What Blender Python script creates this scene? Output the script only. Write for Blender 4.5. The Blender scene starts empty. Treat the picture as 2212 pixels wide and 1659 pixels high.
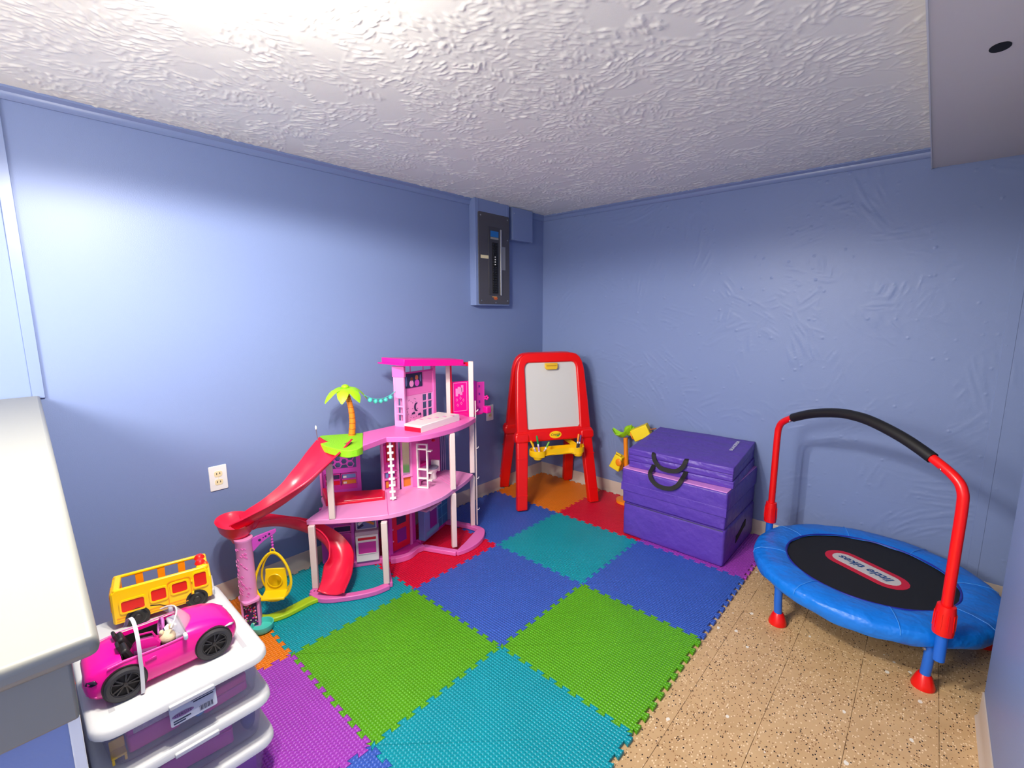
import bpy, bmesh, math, random
from mathutils import Vector, Matrix
random.seed(7)
pi = math.pi
sc = bpy.context.scene
col = sc.collection

# ------------------------------------------------------------------ camera
cam_d = bpy.data.cameras.new('camera')
cam = bpy.data.objects.new('camera', cam_d); col.objects.link(cam)
FPX = 1001.09
cam_d.sensor_width = 36.0; cam_d.lens = FPX / 2212 * 36.0; cam_d.clip_start = 0.02
PITCH, YAW, ROLL = -0.1548, 2.3063, -0.0020
fw = Vector((math.cos(PITCH)*math.cos(YAW), math.cos(PITCH)*math.sin(YAW), math.sin(PITCH)))
rt = Vector((math.sin(YAW), -math.cos(YAW), 0)); upv = rt.cross(fw)
R_ = rt*math.cos(ROLL) + upv*math.sin(ROLL); U_ = -rt*math.sin(ROLL) + upv*math.cos(ROLL)
mw = Matrix((( R_.x, U_.x, -fw.x, 2.4487), (R_.y, U_.y, -fw.y, -3.0922), (R_.z, U_.z, -fw.z, 1.4049), (0, 0, 0, 1)))
cam.matrix_world = mw
sc.camera = cam

# ------------------------------------------------------------------ world, exposure, lamps
w = bpy.data.worlds.new('world'); sc.world = w; w.use_nodes = True
w.node_tree.nodes['Background'].inputs[0].default_value = (0.8, 0.85, 1, 1)
w.node_tree.nodes['Background'].inputs[1].default_value = 0.02
sc.view_settings.view_transform = 'Standard'; sc.view_settings.look = 'None'
sc.view_settings.gamma = 1; sc.view_settings.use_curve_mapping = False
sc.view_settings.exposure = 0.55
LAMP_MAIN = 28.0      # each of the bulbs of the visible ceiling fixture
FILL_REAR = 145.0     # unseen fill fixture behind the camera, placed to brighten ceiling and walls
LAMP_COL = (1.0, 0.94, 0.85)
UPSHARE = 0.19       # share of each bulb's light that leaves its shade in all directions
HZ = 2.171

# ------------------------------------------------------------------ helpers
def lin(c):
    return tuple(((x/255.0)/12.92 if x/255.0 <= 0.04045 else ((x/255.0+0.055)/1.055)**2.4) for x in c)

def mat(name, c, rough=0.45, spec=0.5, metal=0.0, bump=None, noise=None, emit=None, coat=0.0):
    """bump=(scale,strength,distance)  noise=(scale,amount): gentle colour mottling"""
    m = bpy.data.materials.new(name); m.use_nodes = True
    nt = m.node_tree; b = nt.nodes['Principled BSDF']
    L = lin(c) + (1,)
    b.inputs['Base Color'].default_value = L
    b.inputs['Roughness'].default_value = rough
    b.inputs['Specular IOR Level'].default_value = spec
    b.inputs['Metallic'].default_value = metal
    b.inputs['Coat Weight'].default_value = coat
    tc = nt.nodes.new('ShaderNodeTexCoord')
    if noise:
        n = nt.nodes.new('ShaderNodeTexNoise'); n.inputs['Scale'].default_value = noise[0]; n.inputs['Detail'].default_value = 4
        nt.links.new(tc.outputs['Object'], n.inputs['Vector'])
        mx = nt.nodes.new('ShaderNodeMix'); mx.data_type = 'RGBA'
        mx.inputs[6].default_value = tuple(x*(1-noise[1]) for x in L[:3]) + (1,)
        mx.inputs[7].default_value = tuple(min(1, x*(1+noise[1])) for x in L[:3]) + (1,)
        nt.links.new(n.outputs['Fac'], mx.inputs[0]); nt.links.new(mx.outputs[2], b.inputs['Base Color'])
    if bump:
        n = nt.nodes.new('ShaderNodeTexNoise'); n.inputs['Scale'].default_value = bump[0]; n.inputs['Detail'].default_value = 3
        nt.links.new(tc.outputs['Object'], n.inputs['Vector'])
        bp = nt.nodes.new('ShaderNodeBump'); bp.inputs['Strength'].default_value = bump[1]; bp.inputs['Distance'].default_value = bump[2]
        nt.links.new(n.outputs['Fac'], bp.inputs['Height']); nt.links.new(bp.outputs[0], b.inputs['Normal'])
    if emit:
        b.inputs['Emission Color'].default_value = lin(emit[0]) + (1,); b.inputs['Emission Strength'].default_value = emit[1]
    return m

class M:
    """collects shapes into one mesh"""
    def __init__(s): s.v = []; s.f = []; s.uv = None
    def add(s, vs, fs):
        o = len(s.v); s.v += [Vector(p) for p in vs]; s.f += [tuple(i+o for i in f) for f in fs]; return s
    def obox(s, c, ax, ay, az):
        c, ax, ay, az = map(Vector, (c, ax, ay, az))
        vs = [c+ax*i+ay*j+az*k for k in (-1, 1) for j in (-1, 1) for i in (-1, 1)]
        return s.add(vs, [(0,2,3,1),(4,5,7,6),(0,1,5,4),(2,6,7,3),(0,4,6,2),(1,3,7,5)])
    def box(s, x0, x1, y0, y1, z0, z1):
        return s.obox(((x0+x1)/2,(y0+y1)/2,(z0+z1)/2), ((x1-x0)/2,0,0), (0,(y1-y0)/2,0), (0,0,(z1-z0)/2))
    def bar(s, p, q, wd, ht, up=(0,0,1)):
        p, q, up = Vector(p), Vector(q), Vector(up)
        d = q-p; n = d.normalized(); sd = n.cross(up)
        if sd.length < 1e-4: sd = n.cross(Vector((1,0,0)))
        sd.normalize(); u2 = sd.cross(n)
        return s.obox((p+q)/2, d/2, sd*wd/2, u2*ht/2)
    def prism(s, poly, z0, z1):
        n = len(poly); a = sum(poly[i][0]*poly[(i+1)%n][1]-poly[(i+1)%n][0]*poly[i][1] for i in range(n))
        if a < 0: poly = poly[::-1]
        g0 = z0 if callable(z0) else (lambda x, y: z0); g1 = z1 if callable(z1) else (lambda x, y: z1)
        vs = [(x, y, g0(x, y)) for x, y in poly] + [(x, y, g1(x, y)) for x, y in poly]
        fs = [tuple(range(n))[::-1], tuple(range(n, 2*n))] + [(i, (i+1) % n, n+(i+1) % n, n+i) for i in range(n)]
        return s.add(vs, fs)
    def plate(s, poly, o, X, Y, t):
        """2-D polygon in plane o+X*u+Y*v, thickness t along X x Y"""
        o, X, Y = Vector(o), Vector(X).normalized(), Vector(Y).normalized(); N = X.cross(Y)*t
        n = len(poly); a = sum(poly[i][0]*poly[(i+1)%n][1]-poly[(i+1)%n][0]*poly[i][1] for i in range(n))
        if a < 0: poly = poly[::-1]
        vs = [o+X*u+Y*v for u, v in poly] + [o+X*u+Y*v+N for u, v in poly]
        fs = [tuple(range(n))[::-1], tuple(range(n, 2*n))] + [(i, (i+1) % n, n+(i+1) % n, n+i) for i in range(n)]
        return s.add(vs, fs)
    def ringplate(s, outer, inner, o, X, Y, t):
        """plate with a hole; outer and inner have the same vertex count and winding"""
        o, X, Y = Vector(o), Vector(X).normalized(), Vector(Y).normalized(); N = X.cross(Y)*t
        n = len(outer); P = lambda q, d: o+X*q[0]+Y*q[1]+N*d
        vs = [P(q, 0) for q in outer]+[P(q, 0) for q in inner]+[P(q, 1) for q in outer]+[P(q, 1) for q in inner]
        fs = []
        for i in range(n):
            j = (i+1) % n
            fs += [(i, n+i, n+j, j), (2*n+i, 2*n+j, 3*n+j, 3*n+i), (i, j, 2*n+j, 2*n+i), (n+i, 3*n+i, 3*n+j, n+j)]
        return s.add(vs, fs)
    def tube(s, pts, r, n=10, closed=False, caps=True, flat=1.0):
        pts = [Vector(p) for p in pts]; m = len(pts)
        rs = r if isinstance(r, (list, tuple)) else [r]*m
        rings = []; prev = None
        for i, p in enumerate(pts):
            if closed: t = pts[(i+1) % m]-pts[i-1]
            else: t = pts[min(i+1, m-1)]-pts[max(i-1, 0)]
            t.normalize()
            if prev is None:
                a = Vector((0,0,1)) if abs(t.z) < 0.9 else Vector((1,0,0)); sd = t.cross(a).normalized()
            else: sd = (prev-t*prev.dot(t)).normalized()
            prev = sd; u = sd.cross(t)
            rings.append([p+(sd*math.cos(2*pi*k/n)+u*math.sin(2*pi*k/n)*flat)*rs[i] for k in range(n)])
        return s.loft(rings, True, closed, caps and not closed)
    def loft(s, rings, ringclosed=True, pathclosed=False, caps=True):
        m, n = len(rings), len(rings[0])
        vs = [p for r in rings for p in r]; fs = []
        for i in range(m if pathclosed else m-1):
            j = (i+1) % m
            for k in range(n if ringclosed else n-1):
                l = (k+1) % n; fs.append((i*n+k, i*n+l, j*n+l, j*n+k))
        if caps and not pathclosed:
            fs += [tuple(range(n))[::-1], tuple((m-1)*n+k for k in range(n))]
        return s.add(vs, fs)
    def lathe(s, prof, c=(0,0,0), n=20, sx=1, sy=1, axis=None):
        c = Vector(c); rings = []
        for r, z in prof:
            r = max(r, 1e-5)
            ring = [Vector((r*math.cos(2*pi*k/n)*sx, r*math.sin(2*pi*k/n)*sy, z)) for k in range(n)]
            if axis is not None:
                q = Vector((0,0,1)).rotation_difference(Vector(axis)); ring = [q @ p for p in ring]
            rings.append([c+p for p in ring])
        return s.loft(rings, True, False, True)
    def sphere(s, c, r, n=12, m=8):
        rx, ry, rz = r if isinstance(r, (tuple, list)) else (r, r, r); c = Vector(c)
        rings = [[c+Vector((rx*math.sin(pi*i/m)*math.cos(2*pi*k/n), ry*math.sin(pi*i/m)*math.sin(2*pi*k/n), -rz*math.cos(pi*i/m))) for k in range(n)] for i in range(1, m)]
        o = len(s.v); s.loft(rings, True, False, False)
        s.v += [c-Vector((0,0,rz)), c+Vector((0,0,rz))]; b = len(s.v)-2; t = len(s.v)-1; l = o+(m-2)*n
        s.f += [(o+(k+1) % n, o+k, b) for k in range(n)] + [(l+k, l+(k+1) % n, t) for k in range(n)]
        return s
    def xf(s, mtx):
        s.v = [mtx @ p for p in s.v]; return s
    def obj(s, name, m, parent=None, world=False, sharp=38, bevel=0, bseg=2, sub=0, solid=0, kind=None, label=None, recalc=False):
        me = bpy.data.meshes.new(name)
        vs = s.v
        if parent is not None and world:
            inv = WM[parent.name].inverted(); vs = [inv @ p for p in vs]
        me.from_pydata([tuple(p) for p in vs], [], s.f); me.update()
        bm = bmesh.new(); bm.from_mesh(me)
        if recalc: bmesh.ops.recalc_face_normals(bm, faces=bm.faces[:])
        a = math.radians(sharp)
        for f in bm.faces: f.smooth = True
        for e in bm.edges:
            e.smooth = not (len(e.link_faces) == 2 and e.calc_face_angle(0) > a)
        bm.to_mesh(me); bm.free()
        o = bpy.data.objects.new(name, me); col.objects.link(o)
        ms = m if isinstance(m, (list, tuple)) else [m]
        for q in ms: me.materials.append(q)
        if parent is not None:
            o.parent = parent; WM[o.name] = WM[parent.name]
        else: WM[o.name] = Matrix.Identity(4)
        if solid:
            md = o.modifiers.new('thickness', 'SOLIDIFY'); md.thickness = solid; md.offset = 0
        if sub:
            md = o.modifiers.new('smooth', 'SUBSURF'); md.levels = sub; md.render_levels = sub
        if bevel:
            md = o.modifiers.new('bevel', 'BEVEL'); md.width = bevel; md.segments = bseg; md.limit_method = 'ANGLE'; md.angle_limit = math.radians(35)
            md.harden_normals = False
        if kind: o['kind'] = kind
        if label: o['label'] = label
        return o
WM = {}

def thing(name, label, cat, loc=(0,0,0), rz=0, group=None):
    o = bpy.data.objects.new(name, None); col.objects.link(o); o.empty_display_size = 0.05
    o.location = loc; o.rotation_euler = (0, 0, rz)
    WM[o.name] = Matrix.Translation(loc) @ Matrix.Rotation(rz, 4, 'Z')
    o['label'] = label; o['category'] = cat
    if group: o['group'] = group
    return o

def tag(o, label, cat, group=None):
    o['label'] = label; o['category'] = cat
    if group: o['group'] = group
    return o

def structure(o, label, cat):
    o['kind'] = 'structure'; o['label'] = label; o['category'] = cat; return o

def copy_tree(o, parent=None):
    c = o.copy(); col.objects.link(c); c.parent = parent
    WM[c.name] = WM[o.name]
    for ch in [x for x in bpy.data.objects if x.parent == o]: copy_tree(ch, c)
    return c

def text_mesh(body, size, shear=0.0, offset=0.0, bold=0.0, space=1.0):
    """returns (verts, faces) of flat lettering centred on the origin"""
    cu = bpy.data.curves.new('lettering', 'FONT'); cu.body = body; cu.size = size; cu.shear = shear
    cu.align_x = 'CENTER'; cu.align_y = 'CENTER'; cu.offset = bold; cu.resolution_u = 3; cu.space_character = space
    o = bpy.data.objects.new('lettering', cu); col.objects.link(o)
    bpy.context.view_layer.update()
    dg = bpy.context.evaluated_depsgraph_get(); me = bpy.data.meshes.new_from_object(o.evaluated_get(dg))
    vs = [v.co.copy() for v in me.vertices]; fs = [tuple(p.vertices) for p in me.polygons]
    bpy.data.objects.remove(o); bpy.data.curves.remove(cu); bpy.data.meshes.remove(me)
    return vs, fs

def put_text(mm, body, size, o, X, Y, **k):
    o, X, Y = Vector(o), Vector(X).normalized(), Vector(Y).normalized()
    vs, fs = text_mesh(body, size, **k)
    mm.add([o+X*p.x+Y*p.y for p in vs], fs); return mm

def rrect(x0, x1, y0, y1, r, n=4):
    pts = []
    for cx, cy, a in ((x1-r, y1-r, 0), (x0+r, y1-r, pi/2), (x0+r, y0+r, pi), (x1-r, y0+r, 1.5*pi)):
        for i in range(n+1): t = a+pi/2*i/n; pts.append((cx+r*math.cos(t), cy+r*math.sin(t)))
    return pts

def spline(pts, n=8):
    """Catmull-Rom through points (tuples of any length)"""
    out = []; P = [pts[0]]+list(pts)+[pts[-1]]
    for i in range(1, len(P)-2):
        for k in range(n):
            t = k/n
            out.append(tuple(0.5*((2*b)+(-a+c)*t+(2*a-5*b+4*c-d)*t*t+(-a+3*b-3*c+d)*t**3) for a, b, c, d in zip(P[i-1], P[i], P[i+1], P[i+2])))
    out.append(tuple(P[-2])); return out

# ------------------------------------------------------------------ materials
WALL = (122, 139, 182)
def wall_material(name):
    m = bpy.data.materials.new(name); m.use_nodes = True; nt = m.node_tree; N = nt.nodes; K = nt.links.new
    b = N['Principled BSDF']; b.inputs['Base Color'].default_value = lin(WALL)+(1,)
    b.inputs['Roughness'].default_value = 0.42; b.inputs['Specular IOR Level'].default_value = 0.3
    tc = N.new('ShaderNodeTexCoord')
    fine = N.new('ShaderNodeTexNoise'); fine.inputs['Scale'].default_value = 260; fine.inputs['Detail'].default_value = 2
    K(tc.outputs['Object'], fine.inputs['Vector'])
    bp = N.new('ShaderNodeBump'); bp.inputs['Strength'].default_value = 0.25; bp.inputs['Distance'].default_value = 0.0012
    K(fine.outputs['Fac'], bp.inputs['Height'])
    last = bp
    K(last.outputs[0], b.inputs['Normal'])
    return m
m_wall = wall_material('blue_paint_smooth')

m_ceil = mat('white_ceiling_paint', (248, 247, 236), .6, spec=.3, bump=(420, .15, .001))

def vinyl_material():
    m = bpy.data.materials.new('tan_flecked_vinyl'); m.use_nodes = True; nt = m.node_tree; N = nt.nodes; K = nt.links.new
    b = N['Principled BSDF']; b.inputs['Roughness'].default_value = 0.42; b.inputs['Specular IOR Level'].default_value = 0.4
    g = N.new('ShaderNodeNewGeometry')
    cur = None
    base = N.new('ShaderNodeTexNoise'); base.inputs['Scale'].default_value = 9; base.inputs['Detail'].default_value = 6; K(g.outputs['Position'], base.inputs['Vector'])
    mx = N.new('ShaderNodeMix'); mx.data_type = 'RGBA'; mx.inputs[6].default_value = lin((188, 150, 104))+(1,); mx.inputs[7].default_value = lin((222, 186, 138))+(1,)
    K(base.outputs['Fac'], mx.inputs[0]); cur = mx.outputs[2]
    for sc_, thr, colr, wd in ((150, 0.22, (236, 208, 166), 4.1), (190, 0.12, (140, 98, 58), 0.0), (170, 0.075, (46, 34, 26), 8.3), (60, 0.012, (240, 232, 215), 1.3)):
        mp = N.new('ShaderNodeMapping'); mp.inputs['Location'].default_value = (wd, wd*.7, 0); mp.inputs['Scale'].default_value = (1, 0.75, 1); K(g.outputs['Position'], mp.inputs['Vector'])
        v = N.new('ShaderNodeTexVoronoi'); v.inputs['Scale'].default_value = sc_; K(mp.outputs[0], v.inputs['Vector'])
        sep = N.new('ShaderNodeSeparateColor'); K(v.outputs['Color'], sep.inputs[0])
        a = N.new('ShaderNodeMath'); a.operation = 'LESS_THAN'; a.inputs[1].default_value = thr; K(sep.outputs[0], a.inputs[0])
        d = N.new('ShaderNodeMath'); d.operation = 'LESS_THAN'; d.inputs[1].default_value = 0.42; K(v.outputs['Distance'], d.inputs[0])
        mu = N.new('ShaderNodeMath'); mu.operation = 'MULTIPLY'; K(a.outputs[0], mu.inputs[0]); K(d.outputs[0], mu.inputs[1])
        x = N.new('ShaderNodeMix'); x.data_type = 'RGBA'; K(mu.outputs[0], x.inputs[0]); K(cur, x.inputs[6]); x.inputs[7].default_value = lin(colr)+(1,); cur = x.outputs[2]
    K(cur, b.inputs['Base Color'])
    return m
m_vinyl = vinyl_material()

def foam_material(name, c):
    m = bpy.data.materials.new(name); m.use_nodes = True; nt = m.node_tree; N = nt.nodes; K = nt.links.new
    b = N['Principled BSDF']; b.inputs['Roughness'].default_value = 0.40; b.inputs['Specular IOR Level'].default_value = 0.45
    g = N.new('ShaderNodeNewGeometry'); sp = N.new('ShaderNodeSeparateXYZ'); K(g.outputs['Position'], sp.inputs[0])
    sn = []
    for i in (0, 1):
        a = N.new('ShaderNodeMath'); a.operation = 'MULTIPLY'; a.inputs[1].default_value = pi/0.0125; K(sp.outputs[i], a.inputs[0])
        s_ = N.new('ShaderNodeMath'); s_.operation = 'SINE'; K(a.outputs[0], s_.inputs[0])
        ab = N.new('ShaderNodeMath'); ab.operation = 'ABSOLUTE'; K(s_.outputs[0], ab.inputs[0]); sn.append(ab)
    mu = N.new('ShaderNodeMath'); mu.operation = 'MULTIPLY'; K(sn[0].outputs[0], mu.inputs[0]); K(sn[1].outputs[0], mu.inputs[1])
    bp = N.new('ShaderNodeBump'); bp.inputs['Strength'].default_value = 0.9; bp.inputs['Distance'].default_value = 0.0035
    K(mu.outputs[0], bp.inputs['Height']); K(bp.outputs[0], b.inputs['Normal'])
    n = N.new('ShaderNodeTexNoise'); n.inputs['Scale'].default_value = 5; n.inputs['Detail'].default_value = 5; K(g.outputs['Position'], n.inputs['Vector'])
    L = lin(c); mx = N.new('ShaderNodeMix'); mx.data_type = 'RGBA'
    mx.inputs[6].default_value = tuple(x*.88 for x in L)+(1,); mx.inputs[7].default_value = tuple(min(1, x*1.12) for x in L)+(1,)
    K(n.outputs['Fac'], mx.inputs[0]); K(mx.outputs[2], b.inputs['Base Color'])
    return m
m_trim = mat('blue_paint_trim', WALL, 0.32, 0.5)
m_base = mat('taupe_vinyl_base', (196, 182, 170), 0.4)
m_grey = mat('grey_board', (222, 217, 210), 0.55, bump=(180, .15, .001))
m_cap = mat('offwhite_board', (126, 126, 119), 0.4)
m_white = mat('white_plastic', (236, 236, 234), 0.35)
m_lid = mat('lid_plastic', (214, 214, 212), .38)
m_whitepaint = mat('white_paint', (226, 228, 226), 0.35)
m_ivory = mat('ivory_plastic', (236, 222, 178), 0.35)
m_black = mat('black_plastic', (18, 18, 20), 0.35)
m_dark = mat('dark_slot', (8, 8, 8), 0.8)
m_steel = mat('steel', (190, 190, 190), 0.3, metal=1.0)
m_red = mat('red_plastic', (226, 14, 12), 0.3)
m_yellow = mat('yellow_plastic', (250, 196, 10), 0.38)

# ------------------------------------------------------------------ room shell
XE, YS = 3.45, -5.2          # east end of the room, south wall
T = 0.12
# floor slab with vinyl tiles
FT = 0.2286
floor = M().box(-T, XE+T, YS-T, T, -0.12, -0.004).obj('floor', mat('grout_dark', (84, 62, 40), 0.8))
structure(floor, 'tan flecked vinyl tile floor', 'floor')
tile_mesh = None; x0t = 1.915-FT*9; y0t = -1.10+FT*5
k = 0
for i in range(-1, 17):
    for j in range(-19, 2):
        xa, ya = x0t+i*FT, y0t+(j-1)*FT; xb, yb = xa+FT, ya+FT
        if xb < 0.02 or xa > XE-.02 or yb > 0.15 or yb < YS+.02: continue
        if xb < 1.70 and ya > -2.95: continue          # wholly under the foam mats
        if tile_mesh is None:
            tl = M().box(.0005, FT-.0005, .0005, FT-.0005, -0.004, 0).obj('floor_tile', m_vinyl, floor, bevel=0.0006, bseg=1); tile_mesh = tl
        else:
            tl = tile_mesh.copy(); col.objects.link(tl); tl.parent = floor
        tl.location = (xa, ya, 0)

ceil = structure(M().box(-T, XE+T, YS-T, T, HZ, HZ+.1).obj('ceiling', m_ceil), 'white ceiling with swirled brush texture', 'ceiling')
def brushed_relief(name, parent, m, X1, Y1, g, seed, n_strokes, lns, wds, flatp, sig, across, amp, place, specks=0):
    """brush-worked plaster as real geometry: overlapping strokes of parallel bristle ridges, each stroke in its own direction"""
    import numpy as np
    rg = np.random.default_rng(seed); nx, ny = int(X1/g), int(Y1/g)
    def smooth(a, s, ax):
        k = np.exp(-.5*(np.arange(-int(3*s)-1, int(3*s)+2)/s)**2); k /= k.sum(); r = len(k)//2
        out = np.zeros_like(a)
        for i, w_ in enumerate(k): out += w_*np.roll(a, i-r, ax)
        return out
    tex = smooth(smooth(rg.standard_normal((700, 700)).astype(np.float32), sig[0], 0), sig[1], 1); tex /= tex.std()
    H = np.zeros((ny, nx), np.float32)
    for q in range(n_strokes):
        cx, cy, an = rg.uniform(0, X1), rg.uniform(0, Y1), rg.uniform(0, math.pi)
        ln, wd = rg.uniform(*lns), rg.uniform(*wds); flat = rg.random() < flatp; am = rg.uniform(.7, 1.25); R = max(ln, wd)
        i0, i1 = max(0, int((cx-R)/g)), min(nx, int((cx+R)/g)+1); j0, j1 = max(0, int((cy-R)/g)), min(ny, int((cy+R)/g)+1)
        if i1 <= i0 or j1 <= j0: continue
        xx, yy = np.meshgrid((np.arange(i0, i1)*g-cx), (np.arange(j0, j1)*g-cy)); c, s_ = math.cos(an), math.sin(an)
        u = xx*c+yy*s_; v = -xx*s_+yy*c; v = v+u*u*rg.uniform(-4, 4)*(.1/lns[1])
        rr = np.sqrt((u/ln)**2+(v/wd)**2); w_ = np.clip((1.0-rr)/.22, 0, 1)
        th = rg.uniform(-.6, .6)+(0 if across else math.pi/2); a_ = u*math.cos(th)+v*math.sin(th); b_ = -u*math.sin(th)+v*math.cos(th)
        ti = ((a_/g+rg.integers(0, 700)).astype(int)) % 700; tj = ((b_/g+rg.integers(0, 700)).astype(int)) % 700
        h = np.zeros_like(w_) if flat else np.clip((tex[ti, tj]+.15)*.55, 0, 1.1)*am
        edge = np.exp(-((rr-.93)/.05)**2)*.5*(rg.random() < .5)
        H[j0:j1, i0:i1] = H[j0:j1, i0:i1]*(1-w_)+(h+edge)*w_
    for q in range(specks):
        i, j = rg.integers(2, nx-3), rg.integers(2, ny-3); H[j:j+2, i:i+rg.integers(1, 3)] += rg.uniform(1, 2.5)
    H = smooth(smooth(H, .55, 0), .55, 1)
    H[0, :] = H[-1, :] = 0; H[:, 0] = H[:, -1] = 0
    xs, ys = np.meshgrid(np.arange(nx)*X1/(nx-1), np.arange(ny)*Y1/(ny-1))
    co = np.stack(place(xs, ys, H*amp+.0004), -1).reshape(-1, 3).astype(np.float32)
    idx = np.arange(nx*ny).reshape(ny, nx)
    quads = np.stack([idx[:-1, :-1], idx[:-1, 1:], idx[1:, 1:], idx[1:, :-1]], -1).reshape(-1, 4)
    me = bpy.data.meshes.new(name); me.vertices.add(len(co)); me.vertices.foreach_set('co', co.ravel())
    me.loops.add(quads.size); me.loops.foreach_set('vertex_index', quads.ravel().astype(np.int32))
    me.polygons.add(len(quads)); me.polygons.foreach_set('loop_start', (np.arange(len(quads))*4).astype(np.int32)); me.polygons.foreach_set('use_smooth', np.ones(len(quads), bool))
    me.update(calc_edges=True); me.materials.append(m)
    o = bpy.data.objects.new(name, me); col.objects.link(o); o.parent = parent; o['kind'] = 'stuff'
    return o
brushed_relief('stippled_plaster', ceil, m_ceil, 2.362, 3.30, .0036, 11, 2600, (.06, .16), (.03, .075), .2, (.80, 2.5), True, .0036, lambda x, y, h: (x, -y, HZ-h))
structure(M().box(-T, 0, YS-T, T, -.004, HZ).obj('wall_left', m_wall), 'smooth blue painted wall behind the dollhouse', 'wall')
wb = structure(M().box(0, XE, 0, T, -.004, HZ).obj('wall_back', m_wall), 'blue wall with trowelled plaster ridges behind the trampoline', 'wall')
brushed_relief('trowelled_plaster', wb, m_wall, 2.9, 2.14, .0045, 5, 330, (.07, .30), (.03, .11), .52, (1.0, 7.0), False, .0014, lambda x, y, h: (x, -h, y+.012), 420)
structure(M().box(XE, XE+T, YS-T, T, -.004, HZ).obj('wall_right', m_wall), 'blue wall at the far right end of the room', 'wall')
structure(M().box(0, XE, YS-T, YS, -.004, HZ).obj('wall_front', m_whitepaint), 'white wall behind the camera', 'wall')
# partition close on the right
PX, PY = 2.707, -0.945
structure(M().box(PX, PX+.11, YS, PY, -.004, HZ-.098).obj('wall_partition', m_wall), 'blue partition wall end at the right edge of the picture', 'wall')
# soffit
SX, SZ = 2.366, 2.078
sof = M().box(SX, XE, YS, -.001, SZ, HZ-.0005).obj('ceiling_soffit', m_grey)
structure(sof, 'plain grey boxed soffit below the ceiling at upper right', 'soffit')
M().box(SX-.004, SX, YS, -.001, SZ-.004, HZ-.001).obj('corner_bead', m_whitepaint, sof)
M().lathe([(.0265, SZ-.0012), (.0265, SZ+.0005)], (2.502, -1.268, 0), 24, sx=.8, sy=1.1).obj('hole', m_dark, sof)

# crown and baseboards
def crown(name, p, q, inward):
    p, q, n = Vector(p), Vector(q), Vector(inward)
    prof = [(0, 0), (.026, 0), (.026, -.008), (.014, -.018), (.012, -.034), (.005, -.042), (0, -.042)]
    rings = [[e+n*a+Vector((0, 0, HZ-.0003+b)) for a, b in prof] for e in (p, q)]
    return structure(M().loft(rings).obj(name, m_trim, recalc=True), '', 'trim')
o = crown('trim_1', (0.0003, -.0, 0), (0.0003, YS, 0), (1, 0, 0)); o['label'] = 'blue crown moulding along the top of the left wall'
o = crown('trim_2', (0, -.0003, 0), (SX-.005, -.0003, 0), (0, -1, 0)); o['label'] = 'blue crown moulding along the top of the trowelled wall'
def baseb(name, p, q, n, lab, h=.100):
    p, q, n = Vector(p), Vector(q), Vector(n)
    prof = [(0, 0), (.014, 0), (.007, .012), (.0045, .03), (.0045, h-.003), (.003, h), (0, h)]
    rings = [[e+n*a+Vector((0, 0, b)) for a, b in prof] for e in (p, q)]
    return structure(M().loft(rings).obj(name, m_base, recalc=True), lab, 'baseboard')
baseb('baseboard_left', (.0003, -.0005, 0), (.0003, -3.085, 0), (1, 0, 0), 'taupe vinyl baseboard along the left wall')
baseb('baseboard_back', (0, -.0003, 0), (XE, -.0003, 0), (0, -1, 0), 'taupe vinyl baseboard along the trowelled wall')
baseb('baseboard_partition', (PX-.0003, PY, 0), (PX-.0003, YS, 0), (-1, 0, 0), 'taupe vinyl baseboard on the partition wall at right')
# vertical battens
structure(M().box(.0003, .010, -3.032, -2.998, 1.09, HZ-.043).obj('trim_3', m_trim, bevel=.002), 'narrow vertical blue batten at the left edge of the picture', 'trim')
structure(M().box(2.690, 2.730, -.0025, -.0003, .10, SZ-.002).obj('trim_4', m_wall, bevel=.001), 'taped vertical seam near the right end of the trowelled wall', 'trim')

# half wall with a wide cap in the left foreground
HW_Y, HW_X = -3.090, 1.862
hw = M().box(0.0003, HW_X, -3.215, HW_Y, -.004, 1.03).obj('wall_half', m_wall)
structure(hw, 'low blue half wall with white cap in left foreground', 'half wall')
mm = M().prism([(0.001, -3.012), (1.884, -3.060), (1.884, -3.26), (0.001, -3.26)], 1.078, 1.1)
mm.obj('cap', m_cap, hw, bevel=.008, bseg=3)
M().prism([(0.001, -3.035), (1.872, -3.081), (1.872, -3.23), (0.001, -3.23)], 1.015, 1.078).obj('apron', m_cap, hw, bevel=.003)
M().box(1.80, HW_X+.004, HW_Y, HW_Y+.009, .0, 1.015).obj('corner_strip', m_whitepaint, hw, bevel=.001)

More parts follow.
